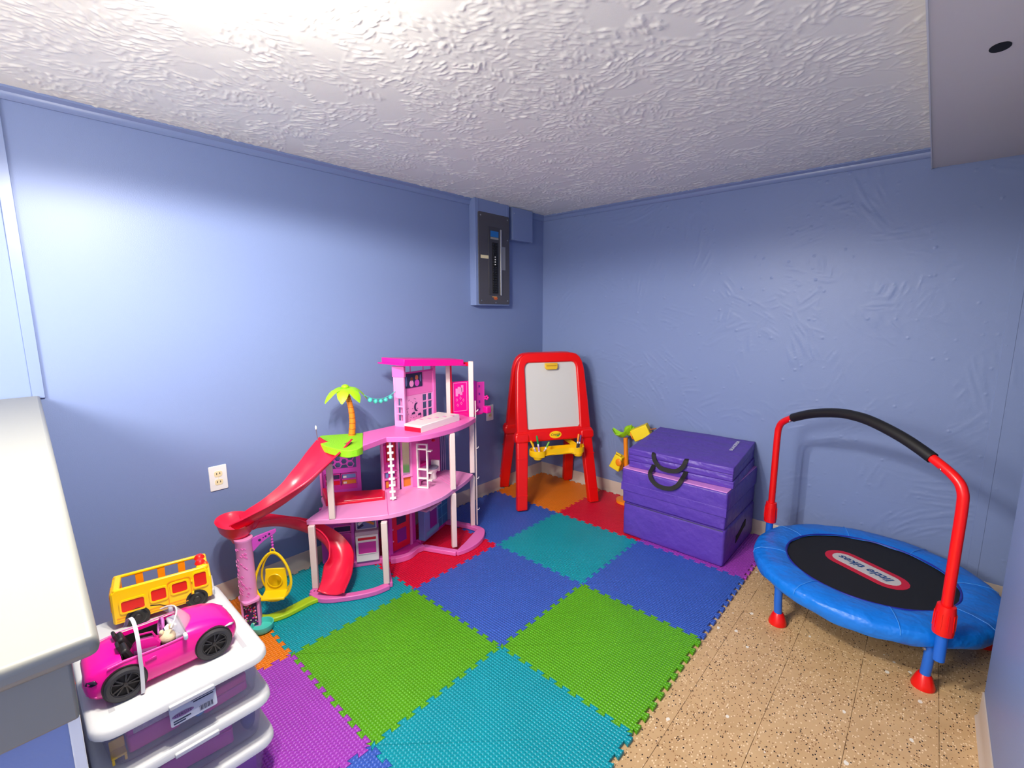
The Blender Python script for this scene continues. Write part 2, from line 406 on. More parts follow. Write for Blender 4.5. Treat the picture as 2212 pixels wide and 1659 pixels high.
# ------------------------------------------------------------------ ceiling light fixtures
m_bulb = mat('lit_bulb', (255, 250, 240), 0.3, emit=((255, 246, 230), 6.0))
m_shade = mat('lamp_shade_grey', (200, 196, 196), .5)
def lamp_fixture(name, label, c, power, r, heads, drop=0.0):
    t = thing(name, label, 'ceiling light', c)
    D = Vector((0, 0, -drop))
    if drop: M().tube([(0,0,-.02), (0,0,-drop-.02)], .01, 8).obj('rod', m_white, t)
    M().lathe([(.0, -.001), (.085, -.001), (.09, -.012), (.07, -.026), (.0, -.03)], n=28).obj('canopy', m_white, t, recalc=True)
    for hx, hy in heads:
        d = Vector((hx, hy, 0))
        M().tube([D+Vector((0,0,-.02)), D+d*.5+Vector((0,0,-.040)), D+d+Vector((0,0,-.030))], .008, 8).obj('arm', m_white, t)
        p = D+d+Vector((0,0,-.035))
        M().lathe([(.0, -.004), (.050, -.006), (.053, -.003), (.053, .010), (.03, .014), (0, .015)], p, 28).obj('shade', m_shade, t, recalc=True)
        M().lathe([(0, -.012), (.030, -.010), (.044, -.0055), (.044, -.003), (0, -.003)], p, 24).obj('lens', m_bulb, t, recalc=True)
        for kind_, pw in (('SPOT', power), ('POINT', power*UPSHARE)):
            ld = bpy.data.lights.new('bulb_light', kind_); ld.energy = pw; ld.color = LAMP_COL; ld.shadow_soft_size = r
            if kind_ == 'SPOT': ld.spot_size = math.radians(176); ld.spot_blend = .15
            lo = bpy.data.objects.new('bulb_light', ld); col.objects.link(lo); lo.parent = t; lo.location = p+Vector((0,0,-.048))
    return t
cl_ = lamp_fixture('ceiling_light', 'white ceiling light with round heads at the top edge of the picture', (1.41, -2.735, HZ), LAMP_MAIN, .03, [(-.058, .103), (-.09, -.08), (.11, -.02)], .075)
M().bar((-.0, .0, -.088), (-.206, .040, -.100), .020, .008).obj('bracket', m_shade, cl_, bevel=.002)
lamp_fixture('ceiling_light', 'unseen white fill light with bulbs added in the room behind the viewer', (1.35, -4.25, HZ), FILL_REAR/3, .28, [(.16, .08), (-.16, .08), (0, -.17)], .22)  # out of view; position, drop and power chosen as soft fill

# ------------------------------------------------------------------ interlocking foam mats
MS, OX, OY, TH = 0.61, 0.0102, -0.008, 0.0135
def edge_pts(p, q, nt_=10, a=.0085):
    """toothed dovetail line from p to q (without q)"""
    p, q = Vector(p), Vector(q); d = (q-p); L = d.length; d.normalize(); n = Vector((-d.y, d.x)); pt = L/nt_; out = [p.copy()]
    for i in range(nt_):
        t0 = i*pt
        for f, s_ in ((.31, -1), (.19, 1), (.81, 1), (.69, -1)):
            out.append(p+d*(t0+f*pt)+n*a*s_)
    return out
def gpt(u, v):
    x = OX+u*MS; y = -(OY+v*MS)
    return (max(x, .030), min(y, -.030))
FOAM = {'orange': (246, 128, 16), 'red': (226, 8, 52), 'purple': (170, 66, 190), 'blue': (58, 98, 192), 'teal': (0, 158, 172), 'green': (92, 172, 12)}
FM = {k: foam_material('foam_'+k, c) for k, c in FOAM.items()}
MATS = [(0,0,'orange','orange foam mat in the room corner under the red easel'),
        (1,0,'red','red foam mat between the easel and the purple blocks'),
        (2,0,'purple','purple foam mat under the stacked purple foam blocks'),
        (0,1,'blue','blue foam mat behind the right end of the dollhouse'),
        (1,1,'teal','teal foam mat in the middle, in front of the easel'),
        (2,1,'blue','blue foam mat in front of the purple foam blocks'),
        (0,2,'red','red foam mat under the right half of the dollhouse'),
        (1,2,'blue','blue foam mat at the centre of the play floor'),
        (2,2,'green','green foam mat beside the bare tan floor'),
        (0,3,'teal','teal foam mat under the dollhouse slide and swing'),
        (1,3,'green','green foam mat in front of the dollhouse slide'),
        (2,3,'teal','teal foam mat nearest the viewer at bottom centre'),
        (0,4,'orange','orange foam mat behind the storage bins'),
        (1,4,'purple','purple foam mat under the storage bins'),
        (2,4,'blue','blue foam mat at the bottom edge of the picture')]
for u, v, cn, lab in MATS:
    A, B_, C_, D_ = gpt(u, v), gpt(u+1, v), gpt(u+1, v+1), gpt(u, v+1)
    v5 = v == 4
    # shared edges always run in +u / +v so neighbours interlock
    e_top = edge_pts(A, B_)+[Vector(B_)]; e_right = edge_pts(B_, C_)+[Vector(C_)]
    e_bot = edge_pts(D_, C_)+[Vector(C_)]; e_left = edge_pts(A, D_)+[Vector(D_)]
    poly = e_top[:-1]+e_right[:-1]+e_bot[::-1][:-1]+e_left[::-1][:-1]
    cx, cy = (A[0]+C_[0])/2, (A[1]+C_[1])/2
    pl = []
    for p in poly:
        if not pl or (Vector(p)-pl[-1]).length > 1e-5: pl.append(Vector(p))
    dz = random.uniform(-.0006, .0006)
    # shrink a hair so that the joints show
    n = len(pl); area = sum(pl[i].x*pl[(i+1) % n].y-pl[(i+1) % n].x*pl[i].y for i in range(n)); sg = 1 if area > 0 else -1
    ins = []
    for i in range(n):
        a_, b_, c_ = pl[i-1], pl[i], pl[(i+1) % n]
        n1 = Vector((-(b_-a_).y, (b_-a_).x)).normalized()*sg; n2 = Vector((-(c_-b_).y, (c_-b_).x)).normalized()*sg
        bs = (n1+n2); k_ = bs.length
        ins.append(b_+(bs/(k_*k_)*2*.0004 if k_ > .5 else n1*.0004))
    mm = M().prism([(p.x-cx, p.y-cy) for p in ins], .0002, TH+dz)
    o = mm.obj('foam_mat', FM[cn], sharp=30); o.location = (cx, cy, 0)
    md = o.modifiers.new('bevel', 'BEVEL'); md.width = .0011; md.segments = 1; md.limit_method = 'ANGLE'; md.angle_limit = math.radians(60)
    tag(o, lab, 'foam mat', 'interlocking foam floor mats')
ZM = TH+.0008

# ------------------------------------------------------------------ electrical panel, junction cover, outlets (on the left wall, facing +x)
t = thing('breaker_panel', 'dark grey electrical breaker panel on a blue box below the ceiling', 'electrical panel', (0, -.65, 1.45))
m_panel = mat('panel_grey', (74, 72, 78), 0.42, bump=(90, .1, .001))
bx = M().box(.0, .058, -.172, .172, 0, HZ-1.45-.001).obj('back_box', m_trim, t, bevel=.002)
M().box(.058, .062, -.150, -.146, .64, .716).obj('box_seam', m_trim, bx)
M().box(.058, .062, .146, .150, .64, .716).obj('box_seam', m_trim, bx)
M().plate(rrect(-.148, .168, .008, .636, .012), (.058, 0, 0), (0, 1, 0), (0, 0, 1), .006).obj('cover', m_panel, t, bevel=.0015)
M().box(.064, .068, -.052, .070, .075, .545).obj('door', mat('panel_door', (62, 61, 66), .4), t, bevel=.0015)
M().box(.068, .0735, .064, .076, .072, .535).obj('door_edge', mat('panel_edge', (196, 196, 198), .35, metal=.6), t, bevel=.001)
M().box(.068, .0695, -.034, .046, .478, .518).obj('blue_label', mat('label_blue', (28, 108, 178), .5), t, label='blue label above the breakers')
M().box(.068, .0693, -.034, .046, .462, .476).obj('grey_label', mat('label_grey', (150, 146, 136), .5), t)
M().box(.064, .0655, .084, .122, .255, .420).obj('spec_sticker', mat('sticker_grey', (128, 130, 138), .5), t)
M().box(.064, .0655, -.128, -.052, .325, .347).obj('tape_strip', m_ivory, t)
M().box(.068, .0692, -.016, .040, .085, .440).obj('breaker_well', m_dark, t)
for k_ in range(20):
    zz = .098+k_*.0172
    b1 = M().box(.069, .0735, -.013, .010, zz-.007, zz+.007).obj('breaker', m_black, t, bevel=.001)
    b2 = M().box(.069, .0735, .013, .036, zz-.007, zz+.007).obj('breaker', m_black, t, bevel=.001)
    if k_ in (1, 11, 12, 13, 14, 16, 18):
        M().box(.0735, .0775, .002, .009, zz-.003, zz+.005).obj('toggle', m_white if k_ in (11, 12, 13, 14) else m_black, b1)
    M().box(.0735, .0775, .014, .021, zz-.003, zz+.005).obj('toggle', m_black, b2)
for y_, z_ in ((-.125, .612), (.146, .612), (-.125, .034), (.146, .034), (.02, .02), (.146, .47)):
    M().lathe([(.0055, .0), (.005, .002), (.0, .003)], (.064, y_, z_), 10, axis=(1, 0, 0)).obj('screw', m_steel, t)
lg = M().lathe([(.020, 0), (.020, .0012)], (.064, .018, .05), 20, sx=.5, axis=(1, 0, 0)).obj('emblem', mat('emblem_orange', (188, 88, 34), .4), t)
M().box(.0652, .0660, -.018, .030, .058, .063).obj('emblem_lettering', mat('emblem_gold', (226, 170, 90), .4), lg)

t = thing('junction_cover', 'small blue painted wall box beside the breaker panel', 'wall box', (0, -.325, 1.934))
M().box(.0, .055, -.112, .112, 0, HZ-1.934-.002).obj('box_body', m_trim, t, bevel=.0015)
M().box(.055, .060, -.114, .114, -.001, HZ-1.934-.004).obj('front_plate', m_trim, t, bevel=.0015)
M().lathe([(.004, 0), (.003, .002), (0, .002)], (.06, -.10, .19), 10, axis=(1, 0, 0)).obj('screw', m_steel, t)

def outlet(lab, y, z, plate_m, slot_m):
    t = thing('wall_outlet', lab, 'outlet', (0, y, z), 0, 'wall outlets')
    M().plate(rrect(-.0375, .0375, -.06, .06, .004), (0, 0, 0), (0, 1, 0), (0, 0, 1), .005).obj('cover_plate', plate_m, t, bevel=.002)
    for zc in (-.02, .02):
        f = M().plate([(p[0]*.5, p[1]*.5+zc) for p in rrect(-.034, .034, -.028, .028, .02, 6)], (.005, 0, 0), (0, 1, 0), (0, 0, 1), .0016).obj('receptacle', m_ivory, t, bevel=.0006)
        for yy in (-.0065, .0065):
            M().box(.0066, .0071, yy-.0015, yy+.0015, zc-.003, zc+.006).obj('slot', m_dark, f)
    M().lathe([(.003, 0), (.002, .0012), (0, .0012)], (.005, 0, 0), 8, axis=(1, 0, 0)).obj('screw', m_ivory, t)
outlet('white wall outlet with cream receptacles left of the dollhouse slide', -2.467, .629, m_white, m_ivory)
outlet('white wall outlet between the dollhouse and the red easel', -.642, .644, m_white, m_ivory)

# ------------------------------------------------------------------ easel
ez = thing('easel', 'red plastic double sided children easel standing in the room corner', 'easel', (.36, -.39, 0), math.atan2(.85, .527))
def fy(z, s_=-1): return s_*(.25-.22*z/1.12)           # lean of each side
def lean(x, z, s_=-1, off=0): return Vector((x, fy(z, s_)+s_*off, z))
Z0 = ZM+.006
for s_ in (-1, 1):
    fn = 'front' if s_ < 0 else 'rear'
    # upper frame: rounded arch from the shelf bar up and over
    Ztop = 1.072
    path = [(-.246, .47), (-.243, .60), (-.236, .80), (-.228, .99)]
    arc = [(-.228+.10*(1-math.cos(a)), .99+.082*math.sin(a)) for a in [pi/2*i/6 for i in range(1, 7)]]
    left = path+arc
    pts = left+[(-x, z) for x, z in left[::-1]]
    inner = [(-.202, .572), (-.202, .78), (-.200, .99), (-.200, 1.0), (-.196, 1.015), (-.188, 1.03), (-.178, 1.037), (-.165, 1.04), (-.155, 1.04), (-.14, 1.04)]
    inner = inner+[(-x, z) for x, z in inner[::-1]]
    outer = [(-.286, .49), (-.276, .75), (-.262, .97), (-.256, 1.01), (-.246, 1.045), (-.230, 1.075), (-.205, 1.096), (-.175, 1.105), (-.15, 1.107), (-.12, 1.108)]
    outer = outer+[(-x, z) for x, z in outer[::-1]]
    kk = .22/1.12
    Yd = Vector((0, -s_*kk, 1)).normalized(); o_ = Vector((0, fy(0, s_), 0)); sl = 1/Yd.z
    outer2 = [(x, z*sl) for x, z in outer]; inner2 = [(x, z*sl) for x, z in inner]
    X = Vector((1, 0, 0)) if s_ < 0 else Vector((-1, 0, 0))
    N_ = X.cross(Yd)
    fr = M().ringplate(outer2, inner2, o_-N_*.03, X, Yd, .05).obj('frame', m_red, ez, bevel=.010, bseg=3, recalc=True)
    # board
    M().plate([(x, z*sl) for x, z in rrect(-.204, .204, .568, 1.042, .03)], o_-N_*.005, X, Yd, .006).obj('whiteboard' if s_ < 0 else 'chalkboard', mat('whiteboard_grey', (206, 204, 200), .3) if s_ < 0 else mat('chalkboard_green', (40, 60, 50), .7), ez)
    # cross bar at the bottom of the frame with end bosses
    cb = M().plate([(x, z*sl) for x, z in rrect(-.296, .296, .486, .560, .02)], o_-N_*.034, X, Yd, .060).obj('cross_bar', m_red, ez, bevel=.010, bseg=3)
    for sx in (-1, 1):
        M().plate([(x, z*sl) for x, z in rrect(sx*.25-.052, sx*.25+.052, .482, .548, .022)], o_-N_*.038, X, Yd, .070).obj('boss', m_red, cb, bevel=.012, bseg=3)
        # leg
        lg = M().plate([(sx*.205, .50*sl), (sx*.286, .50*sl), (sx*.3135, .0), (sx*.2385, .0)], o_+Yd*(Z0*sl)-N_*.026, X, Yd, .050).obj('leg', m_red, ez, bevel=.008, bseg=3, recalc=True)
        for zz in (.10, .36):
            M().plate([(sx*(.236-.03*zz), zz), (sx*(.314-.05*zz), zz-.004), (sx*(.314-.05*zz), zz+.003), (sx*(.236-.03*zz), zz+.007)], o_+Yd*(Z0*sl)+N_*.024, X, Yd, .003).obj('ridge', m_red, lg, recalc=True)
        if s_ > 0:
            for q in range(7):
                M().lathe([(.012, 0), (.010, .004), (0, .005)], lean(sx*.312-sx*.004*q, .06+.05*q, 1), 10, axis=(sx, 0, 0)).obj('rivet', m_red, lg)
# clip, emblem
Yd = Vector((0, .22/1.12, 1)).normalized(); N_ = Vector((1, 0, 0)).cross(Yd)
cl = M().plate([(-.052, 1.052), (.046, 1.052), (.046, 1.018), (.038, 1.005), (-.040, 1.005), (-.052, 1.02)], Vector((0, -.25, 0))+N_*.022, (1, 0, 0), Yd, .012).obj('clip', mat('clip_yellow', (226, 178, 40), .4), ez, bevel=.003)
M().plate([(-.04, 1.03), (.036, 1.03), (.036, 1.036), (-.04, 1.036)], Vector((0, -.25, 0))+N_*.034, (1, 0, 0), Yd, .003).obj('clip_ridge', mat('clip_yellow_dark', (190, 140, 30), .4), cl)
ov = [(.046*math.cos(2*pi*k_/28), .535+.026*math.sin(2*pi*k_/28)) for k_ in range(28)]
em = M().plate(ov, Vector((0, -.25, 0))+N_*.0262, (1, 0, 0), Yd, .002).obj('emblem', m_yellow, ez, label='yellow oval maker emblem')
put_text(M(), 'Crayola', .023, Vector((0, -.25, 0))+N_*.0288+Yd*.537, (1, .0, .06), Yd, shear=.3, bold=.0004).obj('emblem_lettering', mat('emblem_ink', (30, 70, 40), .5), em)
M().plate([(.002, .524), (.022, .520), (.032, .532), (.012, .532)], Vector((0, -.25, 0))+N_*.0283, (1, 0, 0), Yd, .0003).obj('emblem_mark', mat('emblem_green', (60, 160, 50), .5), em)
# tray and brackets
def tray_outline(g=0):
    y0 = -.165
    return [(-.19-g, y0-.015), (-.215-g, y0-.06), (-.205-g, y0-.10), (-.17, y0-.125-g), (-.125, y0-.120-g), (-.095+g*0, y0-.092-g), (.075, y0-.085-g), (.11, y0-.105-g), (.15, y0-.112-g), (.185+g, y0-.095), (.195+g, y0-.06), (.18+g, y0-.015)]
ZT = .405
tray_poly = [p[:2] for p in spline(tray_outline()+[tray_outline()[0]], 4)][:-1]
trm = M(); n_ = len(tray_poly)
cxx = sum(p[0] for p in tray_poly)/n_; cyy = sum(p[1] for p in tray_poly)/n_
rings = []
for sc_, z in ((.90, ZT), (.97, ZT), (1.0, ZT+.008), (1.0, ZT+.045), (.965, ZT+.045), (.955, ZT+.01), (.0, ZT+.008)):
    rings.append([Vector((cxx+(x-cxx)*sc_, cyy+(y-cyy)*(sc_ if sc_ > .1 else 0), z)) for x, y in tray_poly])
trm.loft(rings)
tr = trm.obj('tray', m_yellow, ez, recalc=True)
for x_ in (-.16, .145):
    M().lathe([(.0, ZT-.02), (.026, ZT-.02), (.031, ZT-.014), (.033, ZT+.004)], (x_, -.25, 0), 20).obj('cup', m_yellow, tr, recalc=True)
M().bar((.17, -.185, .43), (.10, .05, .485), .012, .035).obj('bracket', m_yellow, ez, bevel=.002)
M().bar((-.17, -.185, .43), (-.10, .05, .485), .012, .035).obj('bracket', m_yellow, ez, bevel=.002)
M().box(-.02, .02, -.14, .14, .5, .512).obj('spreader', m_yellow, ez)
# markers standing in the tray cups
EW = WM[ez.name]
def marker(lab, capc, x, y, tx, ty, ln=.115, barrel=(238, 238, 236), z=ZT+.011, label_c=None):
    p = EW @ Vector((x, y, z)); ax = (EW.to_3x3() @ Vector((tx, ty, 1))).normalized()
    t = thing('marker', lab, 'marker', p, 0, 'felt markers in the easel tray')
    mc = mat('marker_'+lab.split()[0], capc, .35)
    b = M().lathe([(.003, 0), (.0055, .004), (.0062, .01), (.0062, ln*.58)], (0, 0, 0), 12, axis=ax).obj('barrel', mat('marker_barrel', barrel, .4), t)
    M().lathe([(.0068, ln*.56), (.0068, ln*.94), (.005, ln), (0, ln)], (0, 0, 0), 12, axis=ax).obj('cap', mc, t)
    M().lathe([(.0064, ln*.2), (.0064, ln*.45)], (0, 0, 0), 12, axis=ax).obj('label_band', mat('marker_band', label_c or (180, 170, 190), .4), b)
marker('yellow capped marker leaning left in the easel tray', (240, 180, 30), -.165, -.255, -.45, .1)
marker('dark green capped marker upright in the easel tray', (20, 140, 60), -.145, -.245, -.12, .15, .135, label_c=(200, 150, 210))
marker('light green capped marker leaning right in the easel tray', (110, 170, 40), -.125, -.25, .55, 0, .1)
marker('orange capped marker in the right tray cup', (245, 140, 30), .135, -.245, .16, .1, .125, label_c=(60, 60, 70))
marker('purple capped marker behind the orange one in the right tray cup', (90, 60, 130), .152, -.235, .22, .12, .115, label_c=(50, 50, 60))

# ------------------------------------------------------------------ foam blocks and folding mat
m_purp = mat('purple_vinyl', (90, 60, 166), 0.42, bump=(12, .7, .02), noise=(6, .06))
m_purp_d = mat('purple_vinyl_seam', (44, 30, 96), .5)
m_pinkv = mat('pink_vinyl', (214, 140, 214), .45)
m_web = mat('black_webbing', (22, 20, 20), .75, bump=(400, .3, .001))
def soft_block(name, w_, d_, h_, m, parent, z0, seg=10, sag=.004, seed=0, bev=.012, cx=0, cy=0, wedge=(0, 0)):
    """slightly bulging, wrinkled cushion block; origin at the centre of its base"""
    rnd = random.Random(seed); mm = M()
    bm = bmesh.new(); bmesh.ops.create_cube(bm, size=1.0)
    bmesh.ops.subdivide_edges(bm, edges=bm.edges[:], cuts=seg, use_grid_fill=True)
    ph = [rnd.uniform(0, 6.28) for _ in range(6)]
    for v in bm.verts:
        x, y, z = v.co*2
        X, Y, Z = x*w_/2, y*d_/2, (z+1)/2*h_
        bul = (1-x*x)*(1-z*z)*sag; Y += (1 if y > 0 else -1)*bul if abs(abs(y)-1) < 1e-4 else 0
        if abs(abs(x)-1) < 1e-4: X += (1 if x > 0 else -1)*(1-y*y)*(1-z*z)*sag
        if abs(abs(y)-1) < 1e-4: Y += .0018*math.sin(9*x+4*z+ph[0])*(1-z*z)+.0012*math.sin(17*x-9*z+ph[1])*(1-z*z)
        if abs(z-1) < 1e-4: Z += .0015*math.sin(5*x+ph[2])*math.sin(4*y+ph[3])*(1-x*x)
        yy = (y+1)/2; Z += yy*(wedge[0]*(1-(z+1)/2)+wedge[1]*(z+1)/2)
        v.co = Vector((X+cx, Y+cy, Z+z0))
    me = bpy.data.meshes.new(name); bm.to_mesh(me); bm.free()
    for p in me.polygons: p.use_smooth = True
    o = bpy.data.objects.new(name, me); col.objects.link(o); me.materials.append(m); o.parent = parent; WM[o.name] = WM[parent.name]
    md = o.modifiers.new('bevel', 'BEVEL'); md.width = bev; md.segments = 2; md.limit_method = 'ANGLE'; md.angle_limit = math.radians(50)
    return o
GX, GY = 1.418, -.296
W_, D_ = .607, .558
t = thing('foam_block', 'large purple foam block with a black hand slot at the bottom of the stack', 'foam block', (GX, GY, ZM), 0, 'stacked purple foam blocks')
soft_block('cushion', W_, D_, .214, m_purp, t, 0, seed=1, sag=.006)
sl_ = M().plate([(-.085, .072), (-.03, .088), (.05, .115), (.088, .118), (.088, .158), (.04, .15), (-.05, .118), (-.085, .115)], (W_/2+.0035, 0, 0), (0, 1, 0), (0, 0, 1), .004).obj('hand_slot', m_dark, t, label='black hand slot')
for sy in (-1, 1):
    M().tube([(-W_/2+.01, sy*(D_/2+.001), .209), (W_/2-.01, sy*(D_/2+.001), .209)], .003, 6).obj('piping', m_purp_d, t)
t = thing('foam_block', 'purple foam block with pink top resting on the bottom block', 'foam block', (GX-.006, GY, ZM+.216), .004, 'stacked purple foam blocks')
soft_block('lower_cushion', W_+.004, D_+.004, .105, m_purp, t, 0, seed=2, sag=.004)
soft_block('upper_cushion', W_+.016, D_+.016, .108, m_purp, t, .106, seed=3, sag=.005)
M().box(-W_/2-.004, W_/2+.004, -D_/2-.004, D_/2+.004, .213, .219).obj('pink_top', m_pinkv, t, bevel=.002, label='pink vinyl top face')
M().box(-W_/2-.009, W_/2+.009, -D_/2-.0125, -D_/2-.0095, .078, .128).obj('seam_flap', m_purp, t, bevel=.001)
for q in range(7):
    M().box(-W_/2+.012+q*.085, -W_/2+.085+q*.085, -D_/2-.0132, -D_/2-.0125, .1245, .1258).obj('stitch_line', mat('stitch_light', (120, 96, 190), .6) if q == 0 else bpy.data.materials['stitch_light'], t)
t = thing('folding_mat', 'folded purple gymnastics mat with black carry handles on top of the stack', 'gym mat', (GX-.008, GY+.018, ZM+.216+.2195), .055, None)
hz3 = .0385
for q in range(3):
    soft_block('panel', .605, .500, hz3, m_purp, t, q*(hz3+.001), seed=5+q, sag=.004, bev=.006, cx=(.004, -.003, .0)[q], cy=(0, .004, -.002)[q], wedge=(.013*q, .013*(q+1)-.001))
hp = []
def handle(pts):
    pts = spline(pts, 5); mm = M()
    rings = []
    for i, p in enumerate(pts):
        p = Vector(p); a = Vector(pts[max(i-1, 0)]); b = Vector(pts[min(i+1, len(pts)-1)]); tg = (b-a).normalized()
        n = Vector((0, -1, .25)); n = (n-tg*n.dot(tg)).normalized(); s2 = tg.cross(n)
        rings.append([p+s2*.0125+n*.0015, p-s2*.0125+n*.0015, p-s2*.0125-n*.0015, p+s2*.0125-n*.0015])
    return mm.loft(rings).obj('handle', m_web, t, recalc=True)
def mirror(pts, cx): return pts+[(2*cx-x, y, z) for x, y, z in pts[::-1]]
handle(mirror([(-.140, -.246, .118), (-.140, -.262, .108), (-.128, -.268, .075), (-.098, -.272, .045), (-.06, -.274, .036)], -.045))
handle(mirror([(-.140, -.246, .044), (-.140, -.275, .026), (-.137, -.312, .008), (-.122, -.324, -.022), (-.092, -.326, -.046), (-.06, -.327, -.054)], -.045))
put_text(M(), 'BALANCEFROM', .026, (.222, .095, 3*hz3+.0335), (.0, 1, .078), (-1, 0, 0), bold=.0006).obj('lettering', mat('print_white', (235, 235, 240), .5), t, label='white printed maker name')

# toy stand half hidden behind the foam blocks
t = thing('toy_stand', 'orange post toy with green leaf and yellow blocks behind purple foam blocks', 'toy', (.87, -.12, 0), 0)
m_or = mat('orange_toy', (244, 140, 24), .4); m_yl = mat('yellow_fabric', (244, 214, 20), .55); m_lime = mat('lime_toy', (150, 206, 24), .5)
M().lathe([(0, ZM), (.07, ZM), (.07, ZM+.02), (.02, ZM+.03)], (0.02, 0, 0), 20).obj('foot', m_or, t, recalc=True)
M().tube([(0.02, 0, ZM+.02), (.015, 0, .28), (0.0, 0, .50)], .016, 12).obj('post', m_or, t)
def tapered(name, p, q, w0, w1, h0, h1, m, up=(0, 0, 1)):
    p, q = Vector(p), Vector(q); n = (q-p).normalized(); sd = n.cross(Vector(up)).normalized(); u = sd.cross(n)
    rg = [[c+sd*a*w_/2+u*b*h_/2 for a, b in ((-1, -1), (1, -1), (1, 1), (-1, 1))] for c, w_, h_ in ((p, w0, h0), (q, w1, h1))]
    return M().loft(rg).obj(name, m, t, bevel=.006, recalc=True)
b1 = tapered('yellow_block', (.075, -.03, .535), (.18, .0, .595), .07, .08, .085, .085, m_yl)
M().lathe([(.0, 0), (.028, 0), (.030, .006), (.018, .010), (.016, .004), (0, .004)], (.071, -.032, .535), 16, axis=(-.85, -.3, -.45)).obj('spiral_end', m_or, b1, recalc=True)
b2 = tapered('yellow_block', (-.02, -.03, .37), (-.055, -.03, .265), .06, .085, .06, .07, m_yl, (0, 1, 0))
M().sphere((-.015, -.065, .325), (.024, .008, .028)).obj('spiral_end', m_or, b2)
M().tube([(-.005, -.05, .375), (-.035, -.06, .395), (-.045, -.05, .36), (-.015, -.055, .345)], .007, 8).obj('loop', m_yl, b2)
lf = M()
for s_ in (-1, 1):
    rg = []
    for i in range(7):
        u_ = i/6; xx = -.095+.15*u_; wd_ = .042*math.sin(pi*min(1, u_*.9+.08)); zz = .545-.055*math.sin(pi*u_)+(.03*u_)
        rg.append([Vector((xx, -.02-wd_*0.2+s_*wd_, zz+.018+.02*(u_))), Vector((xx, -.02, zz)), Vector((xx, -.02, zz-.006)), Vector((xx, -.02-wd_*0.2+s_*wd_, zz+.012+.02*u_))])
    lf.loft(rg)
lf.obj('leaf', m_lime, t, recalc=True)
M().sphere((.03, .01, .555), (.05, .03, .04)).obj('leaf_dome', m_lime, t)
M().tube([(.18, 0, .59), (.225, .01, .605)], .005, 8).obj('peg', mat('brown_peg', (150, 84, 50), .6), t)

# ------------------------------------------------------------------ trampoline
TX, TY, TR, TZ = 2.33, -.535, .457, .235
t = thing('trampoline', 'small round blue and black toddler trampoline with a red and black handlebar', 'trampoline', (TX, TY, 0))
m_pad = mat('blue_pad_fabric', (10, 118, 220), .40, bump=(13, .6, .025), noise=(8, .10))
m_tblue = mat('blue_tube', (24, 100, 205), .35)
m_mesh = mat('black_jump_mat', (16, 16, 19), .75, bump=(700, .2, .0006))
def ringpad():
    n = 72; prof = [(.312, TZ+.002), (.330, TZ+.010), (.38, TZ+.013), (.43, TZ+.008), (.452, TZ-.002), (.459, TZ-.016), (.457, TZ-.045), (.450, TZ-.062), (.440, TZ-.058)]
    rnd = random.Random(3); rings = []
    for k_ in range(n):
        a = 2*pi*k_/n; rr = []
        for i, (r, z) in enumerate(prof):
            zz = z+.0022*math.sin(13*a+i)+.002*math.sin(29*a+2*i)*(i > 1)
            if i >= 7: zz += .006*math.sin(5*a)+.004*math.sin(23*a)
            rr.append(Vector((math.cos(a)*(r+.0015*math.sin(17*a)), math.sin(a)*(r+.0015*math.sin(17*a)), zz)))
        rings.append(rr)
    return M().loft(rings, False, True, False)
pad = ringpad().obj('pad', m_pad, t, solid=.003, sub=1)
for k_ in range(8):
    a = 2*pi*(k_+.4)/8
    M().tube([(math.cos(a)*r, math.sin(a)*r, z) for r, z in ((.318, TZ+.007), (.34, TZ+.0145), (.38, TZ+.0165), (.43, TZ+.0115), (.455, TZ-.002), (.461, TZ-.02))], .0014, 6).obj('pad_seam', mat('pad_seam_blue', (70, 150, 230), .5) if k_ == 0 else bpy.data.materials['pad_seam_blue'], pad)
M().tube([(.318*math.cos(2*pi*k_/64), .318*math.sin(2*pi*k_/64), TZ+.005) for k_ in range(64)], .0045, 8, closed=True).obj('binding', mat('binding_blue', (30, 36, 150), .5), pad)
jm = M().lathe([(0, TZ-.004), (.335, TZ-.001), (.335, TZ-.004), (0, TZ-.007)], n=64).obj('jumping_mat', m_mesh, t, recalc=True)
ldir = Vector((-.88, .47, 0)).normalized(); lup = Vector((-ldir.y, ldir.x, 0))
lc = Vector((2.326-TX, -.537-TY, TZ-.0025))
def stadium(L, Wd): return [(s_*(L/2-Wd/2)+Wd/2*math.cos(a), Wd/2*math.sin(a)) for s_, r0 in ((1, -pi/2), (-1, pi/2)) for a in [r0+pi*i/10 for i in range(11)]]
M().plate(stadium(.345, .150), lc, ldir, lup, .0014).obj('logo_border', mat('logo_red', (205, 16, 52), .6), jm, label='red pill shaped logo border')
M().plate(stadium(.285, .094), lc+Vector((0, 0, .0012)), ldir, lup, .0006).obj('logo_field', mat('logo_grey', (206, 200, 196), .6), jm)
put_text(M(), 'little tikes', .058, lc+Vector((0, 0, .0026)), ldir, lup, shear=.22, bold=.0016).obj('logo_lettering', mat('logo_blue', (20, 70, 130), .6), jm)
# legs: five, 72 degrees apart
for k_ in range(5):
    a = math.radians(-58+72*k_); d = Vector((math.cos(a), math.sin(a), 0))
    lg = M().tube([d*.435+Vector((0, 0, TZ-.03)), d*.432+Vector((0, 0, .11)), d*.425+Vector((0, 0, .03))], .0165, 14).obj('leg', m_tblue, t)
    M().lathe([(0, .001), (.036, .001), (.037, .008), (.033, .022), (.024, .048), (.019, .056), (0, .056)], d*.425, 18).obj('foot', m_red, lg, recalc=True)
    M().lathe([(.007, 0), (.006, .006), (0, .007)], d*.435+Vector((0, 0, .165))+Vector((-d.y, d.x, 0))*-.018, 8, axis=Vector((d.y, -d.x, 0))).obj('bolt', m_steel, lg)
